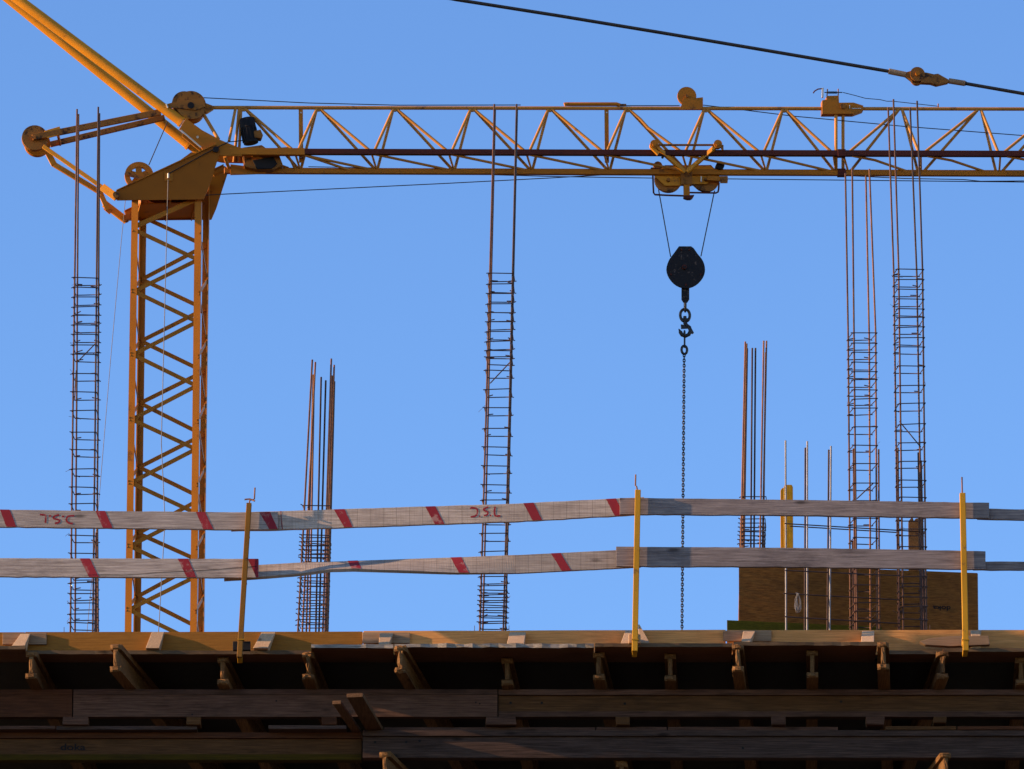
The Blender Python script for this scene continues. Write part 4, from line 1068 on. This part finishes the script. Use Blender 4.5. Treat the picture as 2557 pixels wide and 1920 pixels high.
# ---- ropes that run along the jib
def rope(pts, r=0.0075): MB().tube(pts, r, 6).build('rope', 'rope', jib)
rope([Cz(zA(1740, 220), bt), Cz(zB(1000, 197), bt), Cz(zB(1780, 216), bt), C(1300, 262, bt)])
rope([Cz(zC(1280, 176), bt), Cz(zC(1650, 176), bt)])
rope([Cz(zC(1812, 172), bt), Cz(zC(1950, 188), bt), Cz(zE(280, 640), bt), Cz(zE(1200, 725), bt), Cz(zE(2212, 803), bt), C(3000, 375, bt)])
rope([C(500, 488, .45), C(552, 485, .45), C(1120, 457.5, .45), C(1380, 444, .45), C(1560, 433.5, .45), C(1622, 429, .45)])
rope([C(1234, 436.5, .6), C(1400, 441, .6), C(1630, 444.5, .6)]); rope([C(1810, 446.5, .6), C(2557, 454.5, .6), C(3000, 459, .6)])
rope([C(770, 416, .7), C(930, 419, .7), C(1234, 436.5, .7)], 0.006)
rope([Cz(zE(700, 1138), .6), Cz(zE(1200, 1163), .6), Cz(zE(1700, 1172), .6), Cz(zE(1850, 1187), .6), Cz(zE(2212, 1184), .6), C(3000, 462, .6)])

# ---- rear stay: big tubes, links and sheaves
stay = empty('rear_stay', C(450, 330, 0.4), crane)
def ext(p, q, k): return (p[0] + (q[0] - p[0]) * k, p[1] + (q[1] - p[1]) * k)
e1, e0 = (452.8, 303.8), (47, 0)
R1 = 25.5 / 2 / PXM
MB().tube([Cz(e1, 0.10), Cz(ext(e1, e0, 2.2), 0.28)], R1, 28).build('stay_tube', 'crane_bright', stay)
ax1 = (Cz(e0, .18) - Cz(e1, .10)).normalized()
MB().disc(Cz(e1, 0.10), ax1, R1 * 1.12, 0.04, 28).build('tube_collar', 'crane_bright', stay)
e3, e2 = (471.6, 361), (26, 0)
MB().tube([Cz(e3, 0.85), Cz(ext(e3, e2, 2.2), 0.70)], R1, 28).build('stay_tube', 'crane_bright', stay)
ax2 = (Cz(e2, .78) - Cz(e3, .85)).normalized()
MB().disc(Cz(e3, 0.85), ax2, R1 * 1.14, 0.04, 28).build('tube_collar', 'crane_bright', stay)
MB().tube([Cz(e3, 0.85), Cz(zA(1760, 730), 0.9)], R1 * 0.75, 20).build('tube_foot', 'crane_bright', stay)
MB().prism([Cz(q, 0.8) for q in (zA(1540, 770), zA(1650, 690), zA(1700, 700), zA(1700, 780))], BX * 0.03).build('foot_plate', 'crane', stay)
MB().bar(Cz(zA(395, 540), .12), Cz(zA(525, 503), .12), 0.03, 0.125, BX.cross(AX)).build('link_end', 'crane_bright', stay, 0.004)
MB().bar(Cz(zA(280, 565), .13), Cz(zA(1385, 345), .13), 0.05, 0.095).build('rear_link', 'crane_dirty', stay, 0.006)
MB().bar(Cz(zA(430, 625), .62), Cz(zA(1420, 392), .62), 0.05, 0.085).build('rear_link', 'crane_dirty', stay, 0.006)
MB().bar(Cz(zA(500, 540), .16), Cz(zA(520, 620), .60), 0.03, 0.06).build('link_spacer', 'crane', stay)
sL = sheave(Cz(zA(300, 572), .22), 32.5 / PXM, 0.08, 'crane_dirty', stay)
sheave(Cz(zA(322, 622), .50), 32.5 / PXM, 0.08, 'crane', stay)
MB().tube([Cz(zA(292, 560), .08), Cz(zA(320, 640), .66)], 0.03, 14).build('axle', 'crane_dirty', stay)
MB().bar(Cz(zA(372, 640), .10), Cz(zA(905, 1010), .02), 0.035, 0.06).build('lower_link', 'crane_bright', stay, 0.005)
MB().bar(Cz(zA(880, 990), .0), Cz(zA(1010, 1085), -.08), 0.03, 0.115).build('link_end', 'crane_bright', stay, 0.006)
MB().bar(Cz(zA(410, 690), .58), Cz(zA(465, 795), .60), 0.04, 0.09, AX).build('link_end', 'crane_bright', stay, 0.004)
MB().bar(Cz(zA(455, 790), .62), Cz(zA(885, 1050), .80), 0.05, 0.075).build('lower_link', 'crane_bright', stay, 0.005)
MB().bar(Cz(zA(600, 800), .50), Cz(zA(880, 1000), .62), 0.02, 0.05).build('lower_link', 'crane_dirty', stay, 0.005)
MB().bar(Cz(zA(870, 1050), .82), Cz(zA(930, 1190), .85), 0.04, 0.075, AX).build('link_end', 'crane_bright', stay, 0.004)
MB().bar(Cz(zA(900, 1135), .86), Cz(zA(1095, 1285), .92), 0.05, 0.105).build('lower_link', 'crane_bright', stay, 0.005)
MB().bar(Cz(zA(1075, 1275), .92), Cz(zA(1165, 1225), .92), 0.05, 0.09).build('link_end', 'crane_dirty', stay, 0.004)
MB().disc(Cz(zA(1090, 1265), .9), BX, 0.05, 0.09, 16).build('pin', 'crane_dirty', stay)
MB().prism([Cz(q, .84) for q in (zA(893, 1180), zA(915, 1160), zA(975, 1190), zA(945, 1225))], BX * .02).build('lug', 'crane', stay)
# head sheaves where the links meet
sheave(Cz(zA(1590, 275), .18), 31 / PXM, 0.10, 'crane_dirty', stay, 'head_sheave')
sheave(Cz(zA(1648, 292), .10), 37 / PXM, 0.10, 'crane_dirty', stay, 'head_sheave')
sheave(Cz(zA(1655, 335), .42), 32 / PXM, 0.10, 'crane', stay, 'head_sheave')
MB().disc(Cz(zA(1645, 290), .03), BX, 0.05, 0.06, 18).build('axle', 'black', stay)
MB().prism([Cz(q, .045) for q in (zA(1435, 280), zA(1500, 262), zA(1640, 240), zA(1760, 225), zA(1770, 300), zA(1700, 330), zA(1440, 305))], BX * -0.02).build('sheave_strap', 'crane_dirty', stay)
MB().bar(Cz(zA(1437, 293), .02), Cz(zA(1446, 290), .02), 0.03, 0.07).build('strap_end', 'pale', stay)
MB().prism([Cz(q, bt - .04) for q in (zA(1760, 260), zA(1845, 292), zA(1845, 315), zA(1785, 352), zA(1765, 340))], BX * 0.08).build('chord_end', 'crane', stay, 0.003)
MB().bar(Cz(zA(1590, 375), .06), Cz(zA(1615, 412), .06), 0.05, 0.05).build('lug', 'crane', stay)
sp_sh = sheave(Cz(zA(1200, 897), .40), 36 / PXM, 0.06, 'crane', stay, 'spoked_sheave', 5)
MB().bar(Cz(zA(1080, 865), .34), Cz(zA(1330, 960), .34), 0.02, 0.06).build('sheave_arm', 'crane_dirty', stay)
MB().tube([Cz(zA(1285, 800), .40), Cz(zA(1445, 430), .55)], 0.008, 6).build('rope', 'rope', stay)

# ---- tie cable across the top right
tie = empty('jib_tie', C(2280, 190, .4), crane)
bt2 = 0.4
cab = [(520, -120), (800, -66), (1139.5, -1), (1400, 40), (1666, 84), (1900, 123.5), (2222, 178.5)]
MB().tube([C(u, v, bt2) for u, v in cab], 0.027, 12).build('tie_cable', 'rope', tie)
MB().tube([Cz(zE(1720, 365), bt2), C(2557, 234, bt2), C(3000, 316, bt2)], 0.027, 12).build('tie_cable', 'rope', tie)
MB().tube([Cz(zE(1075, 262), bt2), Cz(zE(1215, 290), bt2)], 0.045, 16).build('socket', 'scab', tie)
MB().tube([Cz(zE(1580, 343), bt2), Cz(zE(1715, 364), bt2)], 0.043, 16).build('socket', 'scab', tie)
MB().disc(Cz(zE(1718, 364), bt2), Cz(zE(1718, 364), bt2) - Cz(zE(1580, 343), bt2), 0.034, 0.03, 14).build('cable_seal', 'black', tie)
MB().disc(Cz(zE(1315, 290), bt2 - 0.03), BX, 19 / PXM, 0.06, 26).build('link_plate', 'crane_dirty', tie)
MB().disc(Cz(zE(1310, 330), bt2 + 0.05), BX, 15.5 / PXM, 0.08, 26).build('link_plate', 'crane_dirty', tie)
MB().prism([Cz(q, bt2 - 0.05) for q in (zE(1335, 265), zE(1400, 272), zE(1455, 285), zE(1490, 280), zE(1580, 330), zE(1580, 355), zE(1480, 378), zE(1430, 362), zE(1345, 358))], BX * 0.1).build('clevis', 'crane_dirty', tie, 0.01)
MB().prism([Cz(q, bt2 - 0.03) for q in (zE(1210, 272), zE(1262, 258), zE(1275, 350), zE(1210, 300))], BX * 0.06).build('socket_eye', 'crane_dirty', tie, 0.004)
MB().disc(Cz(zE(1318, 283), bt2 - 0.07), BX, 6 / PXM, 0.05, 14).build('pin', 'crane', tie)

# ================================================================== TROLLEY, HOOK, CHAIN
tro = empty('crane_trolley', C(1712, 480, .3))
tag(tro, 'yellow trolley with two sheaves and V-shaped arms riding on the jib', 'crane trolley')
ba = -0.10
for q0, q1 in (((130, 205), (875, 870)), ((1690, 205), (935, 865))):
    MB().bar(Cz(zT(*q0), ba), Cz(zT(*q1), ba + 0.25), 0.05, 0.062).build('arm', 'crane_bright', tro, 0.004)
MB().prism([Cz(zT(*q), ba - .02) for q in ((25, 200), (60, 190), (160, 290), (260, 400), (215, 445), (30, 260))], BX * 0.06).build('arm_gusset', 'crane_bright', tro)
MB().bar(Cz(zT(200, 215), ba), Cz(zT(1600, 215), ba), 0.03, 0.025).build('cross_rod', 'crane_dirty', tro)
for x in (130, 1680):
    MB().disc(Cz(zT(x, 205), ba), BX, 10.5 / PXM, 0.09, 24).build('roller', 'crane', tro)
    MB().disc(Cz(zT(x, 205), ba - .05), BX, 4.5 / PXM, 0.04, 14).build('roller_hub', 'crane', tro)
MB().prism([Cz(zT(*q), ba - .03) for q in ((1740, 190), (1825, 215), (1825, 330), (1795, 330), (1760, 250))], BX * 0.05).build('guard', 'crane_dirty', tro)
bs = 0.40
for x, y in ((470, 1055), (1390, 1040)):
    sheave(Cz(zT(x, y), bs), 34.5 / PXM, 0.07, 'crane_dirty', tro)
    MB().disc(Cz(zT(x + 10, y + 10), bs - .11), BX, 4.5 / PXM, 0.05, 14).build('axle', 'crane_dirty', tro)
MB().prism([Cz(zT(*q), bs - .08) for q in ((130, 960), (260, 830), (360, 750), (720, 750), (835, 890), (845, 1205), (400, 1205))], BX * 0.02).build('cheek_plate', 'crane_bright', tro, 0.003)
MB().prism([Cz(zT(*q), bs - .08) for q in ((985, 820), (1080, 740), (1480, 715), (1560, 740), (1680, 920), (1700, 1100), (1480, 1110), (1400, 1165), (985, 1165))], BX * 0.02).build('cheek_plate', 'crane_bright', tro, 0.003)
MB().prism([Cz(zT(*q), bs + .06) for q in ((190, 800), (400, 705), (800, 705), (1100, 705), (1520, 700), (1650, 860), (1700, 1080), (1640, 1240), (1540, 1330), (1390, 1360), (1220, 1320), (1080, 1200), (790, 1200), (650, 1330), (480, 1370), (320, 1330), (200, 1200), (170, 1000))], BX * 0.02).build('back_plate', 'crane', tro)
MB().bar(Cz(zT(910, 880), bs - .10), Cz(zT(915, 1200), bs - .10), 0.17, 0.09, BX).build('centre_block', 'crane_dirty', tro, 0.006)
MB().bar(Cz(zT(920, 1180), bs - .10), Cz(zT(925, 1490), bs - .10), 0.09, 0.07, BX).build('centre_post', 'crane', tro, 0.005)
MB().prism([Cz(zT(*q), bs - .14) for q in ((855, 1440), (1120, 1425), (1080, 1490), (1030, 1520), (950, 1520), (860, 1490))], BX * 0.10).build('rope_stop', 'rail', tro, 0.008)
MB().tube([Cz(zT(x, y), bs - .12) for x, y in ((100, 960), (108, 1200), (118, 1380), (150, 1425), (400, 1440), (860, 1455))], 0.014, 10).build('guard_tube', 'rail', tro)
MB().tube([Cz(zT(x, y), bs - .12) for x, y in ((950, 1375), (1300, 1380), (1640, 1385), (1690, 1360), (1705, 1290), (1712, 1130))], 0.014, 10).build('guard_tube', 'rail', tro)
MB().bar(Cz(zT(1420, 1030), bs - .12), Cz(zT(1925, 1055), bs - .12), 0.06, 0.075).build('rope_anchor', 'crane', tro, 0.004)
MB().prism([Cz(zT(*q), bs - .16) for q in ((1745, 970), (1925, 970), (1925, 1140), (1745, 1140))], BX * 0.02).build('anchor_plate', 'crane_dirty', tro, 0.003)
MB().bar(Cz(zT(1278, 985), bs - .13), Cz(zT(1278, 1115), bs - .13), 0.018, 0.03, BX).build('key_plate', 'pale', tro)
MB().disc(Cz(zT(1730, 742), bs - .12), BX, 10.5 / PXM, 0.16, 24).build('rubber_buffer', 'black', tro)
MB().disc(Cz(zT(215, 740), bs), BX, 11 / PXM, 0.10, 24).build('rope_drum', 'crane_dirty', tro)
MB().prism([Cz(zT(*q), bs - .09) for q in ((10, 850), (60, 760), (300, 790), (300, 830), (150, 930), (40, 920))], BX * 0.06).build('drum_bracket', 'rail', tro)
for x, y in ((340, 505), (1430, 520)):
    MB().disc(Cz(zT(x, y), ba + .08), BX, 3.4 / PXM, 0.05, 12).build('bolt', 'black', tro)

for q0, q1, lab in ((zT(238, 1300), zH(328, 918), 'left fall of the hoist rope above the hook block'), (zT(1605, 1330), zH(545, 915), 'right fall of the hoist rope above the hook block')):
    tag(MB().tube([Cz(q0, bs), Cz(q1, bs)], 0.0085, 8).build('hoist_rope', 'rope'), lab, 'rope', 'falls of the hoist rope')

hb = empty('hook_block', Cz(zH(430, 1495), bs)); tag(hb, 'black pear-shaped hook block hanging below the trolley', 'hook block')
poly = [(388, 843), (475, 843), (520, 895), (560, 948), (575, 1010), (560, 1068), (510, 1122), (440, 1145), (370, 1125), (318, 1072), (298, 1010), (315, 945), (350, 895)]
rnd = []
for k in range(len(poly)):
    p0, p1, p2, p3 = (poly[(k + q) % len(poly)] for q in (-1, 0, 1, 2))
    for t in (0, 1 / 3, 2 / 3):
        if k in (0, 12): 
            rnd.append(tuple(p1[q] + (p2[q] - p1[q]) * t for q in (0, 1))); continue
        rnd.append(tuple(0.5 * (2 * p1[q] + (p2[q] - p0[q]) * t + (2 * p0[q] - 5 * p1[q] + 4 * p2[q] - p3[q]) * t * t + (3 * p1[q] - p0[q] - 3 * p2[q] + p3[q]) * t ** 3) for q in (0, 1)))
poly = rnd
for bx, by in ((405, 870), (462, 870), (330, 1045), (545, 1045), (437, 1120)):
    MB().disc(Cz(zH(bx, by), bs - .106), BX, 2.6 / PXM, 0.02, 6).build('bolt', 'rail', hb)
for dd in (-0.10, 0.075):
    MB().prism([Cz(zH(*q), bs + dd) for q in poly], BX * 0.025).build('cheek_plate', 'block', hb, 0.006)
MB().disc(Cz(zH(437, 1005), bs), BX, 44 / PXM, 0.13, 32).build('sheave', 'block', hb)
MB().disc(Cz(zH(425, 993), bs - .12), BX, 6 / PXM, 0.04, 16).build('axle', 'rail', hb)
for q, r_ in (((425, 993), 3.5),):
    MB().disc(Cz(zH(*q), bs - .145), BX, r_ / PXM, 0.02, 6).build('nut', 'block', hb)
for dd in (-.05, .035):
    MB().prism([Cz(zH(*q), bs + dd) for q in ((406, 1130), (462, 1130), (462, 1225), (448, 1246), (420, 1246), (406, 1225))], BX * 0.02).build('shackle_plate', 'block', hb, 0.004)
MB().tube([Cz(zH(434, 1212), bs - .06), Cz(zH(434, 1212), bs + .06)], 0.014, 10).build('shackle_pin', 'block', hb)
MB().ring(Cz(zH(432, 1270), bs), AX, UP, 15 / PXM, 7 / PXM, 0.018).build('link', 'chain', hb)
MB().ring(Cz(zH(431, 1338), bs), BX, UP, 16.5 / PXM, 12 / PXM, 0.022, 22, 9).build('ring', 'chain', hb)
MB().tube([Cz(zH(430, 1345), bs), Cz(zH(430, 1400), bs)], 0.026, 12).build('swivel', 'chain', hb)
MB().bar(Cz(zH(408, 1372), bs), Cz(zH(455, 1372), bs), 0.06, 0.05).build('swivel_nut', 'chain', hb, 0.008)
hk = [(430, 1395), (425, 1408), (415, 1412), (440, 1410), (462, 1425), (470, 1450), (460, 1475), (435, 1488), (410, 1480), (398, 1460), (388, 1440)]
hk = [(432, 1392), (440, 1408), (462, 1424), (470, 1450), (458, 1475), (434, 1486), (410, 1478), (397, 1456)]
MB().tube([Cz(zH(*q), bs) for q in hk], 0.030, 12).build('hook', 'chain', hb)
MB().tube([Cz(zH(397, 1456), bs), Cz(zH(386, 1434), bs)], 0.026, 10, True, 0.006).build('hook_tip', 'chain', hb)
MB().prism([Cz(zH(*q), bs - .015) for q in ((402, 1402), (440, 1408), (452, 1430), (404, 1432))], BX * 0.03).build('safety_latch', 'chain', hb)
MB().prism([Cz(zH(*q), bs - .02) for q in ((462, 1425), (478, 1430), (495, 1462), (484, 1468), (466, 1450))], BX * 0.04).build('hook_horn', 'chain', hb)

ch = empty('lifting_chain', C(1703, 1640, bs)); tag(ch, 'long black chain hanging from the hook down behind the deck', 'chain')
MB().tube([Cz(zH(428, 1462), bs), Cz(zH(428, 1570), bs)], 0.014, 8).build('master_link', 'chain', ch)
MB().ring(Cz(zH(427, 1472), bs), AX, UP, 0.05, 0.035, 0.014).build('master_ring', 'chain', ch)
MB().ring(Cz(zH(426, 1585), bs), BX, UP, 0.065, 0.042, 0.020).build('coupling', 'chain', ch)
a, b = C(1708.5, 884, bs), C(1702.2, 1660, bs)
pitch = 0.0405; n = int((a - b).length / pitch)
meshes = []
for axis in (BX, AX):
    o = MB().ring(V((0, 0, 0)), axis, UP, pitch / 2 + 0.0115, 0.0175, 0.0072, 12, 6).build('link', 'chain', ch)
    meshes.append((o, o.data))
for i in range(n):
    o, me = meshes[i % 2]
    if i > 1: o = o.copy(); COL.objects.link(o)
    o.parent = ch
    p = a + (b - a) * (i + 0.5) / n
    o.location = p - WL[ch.name] - V((0, 0, pitch / 2 + 0.0115 + 0.0072))

for pts, r_, lab in (([Cz(zA(1450, 930), -.1), Cz(zN(1000, 900), -.1), C(412, 1300, -.1), C(396, 1577, -.1), C(394, 1640, -.1)], 0.0065, 'pale wire hanging straight down in front of the crane mast'),
                 ([C(313, 500, .55), Cz(zM(605, 480), .5), Cz(zN(500, 60), .5), Cz(zN(395, 1330), .5), C(218, 1570, .5), C(212, 1640, .5)], 0.0046, 'thin slanting wire between the left rebar cage and the mast')):
    tag(MB().tube(pts, r_, 7).build('hanging_wire', 'wire_d'), lab, 'wire', 'wires hanging from the crane head')

fix_normals()
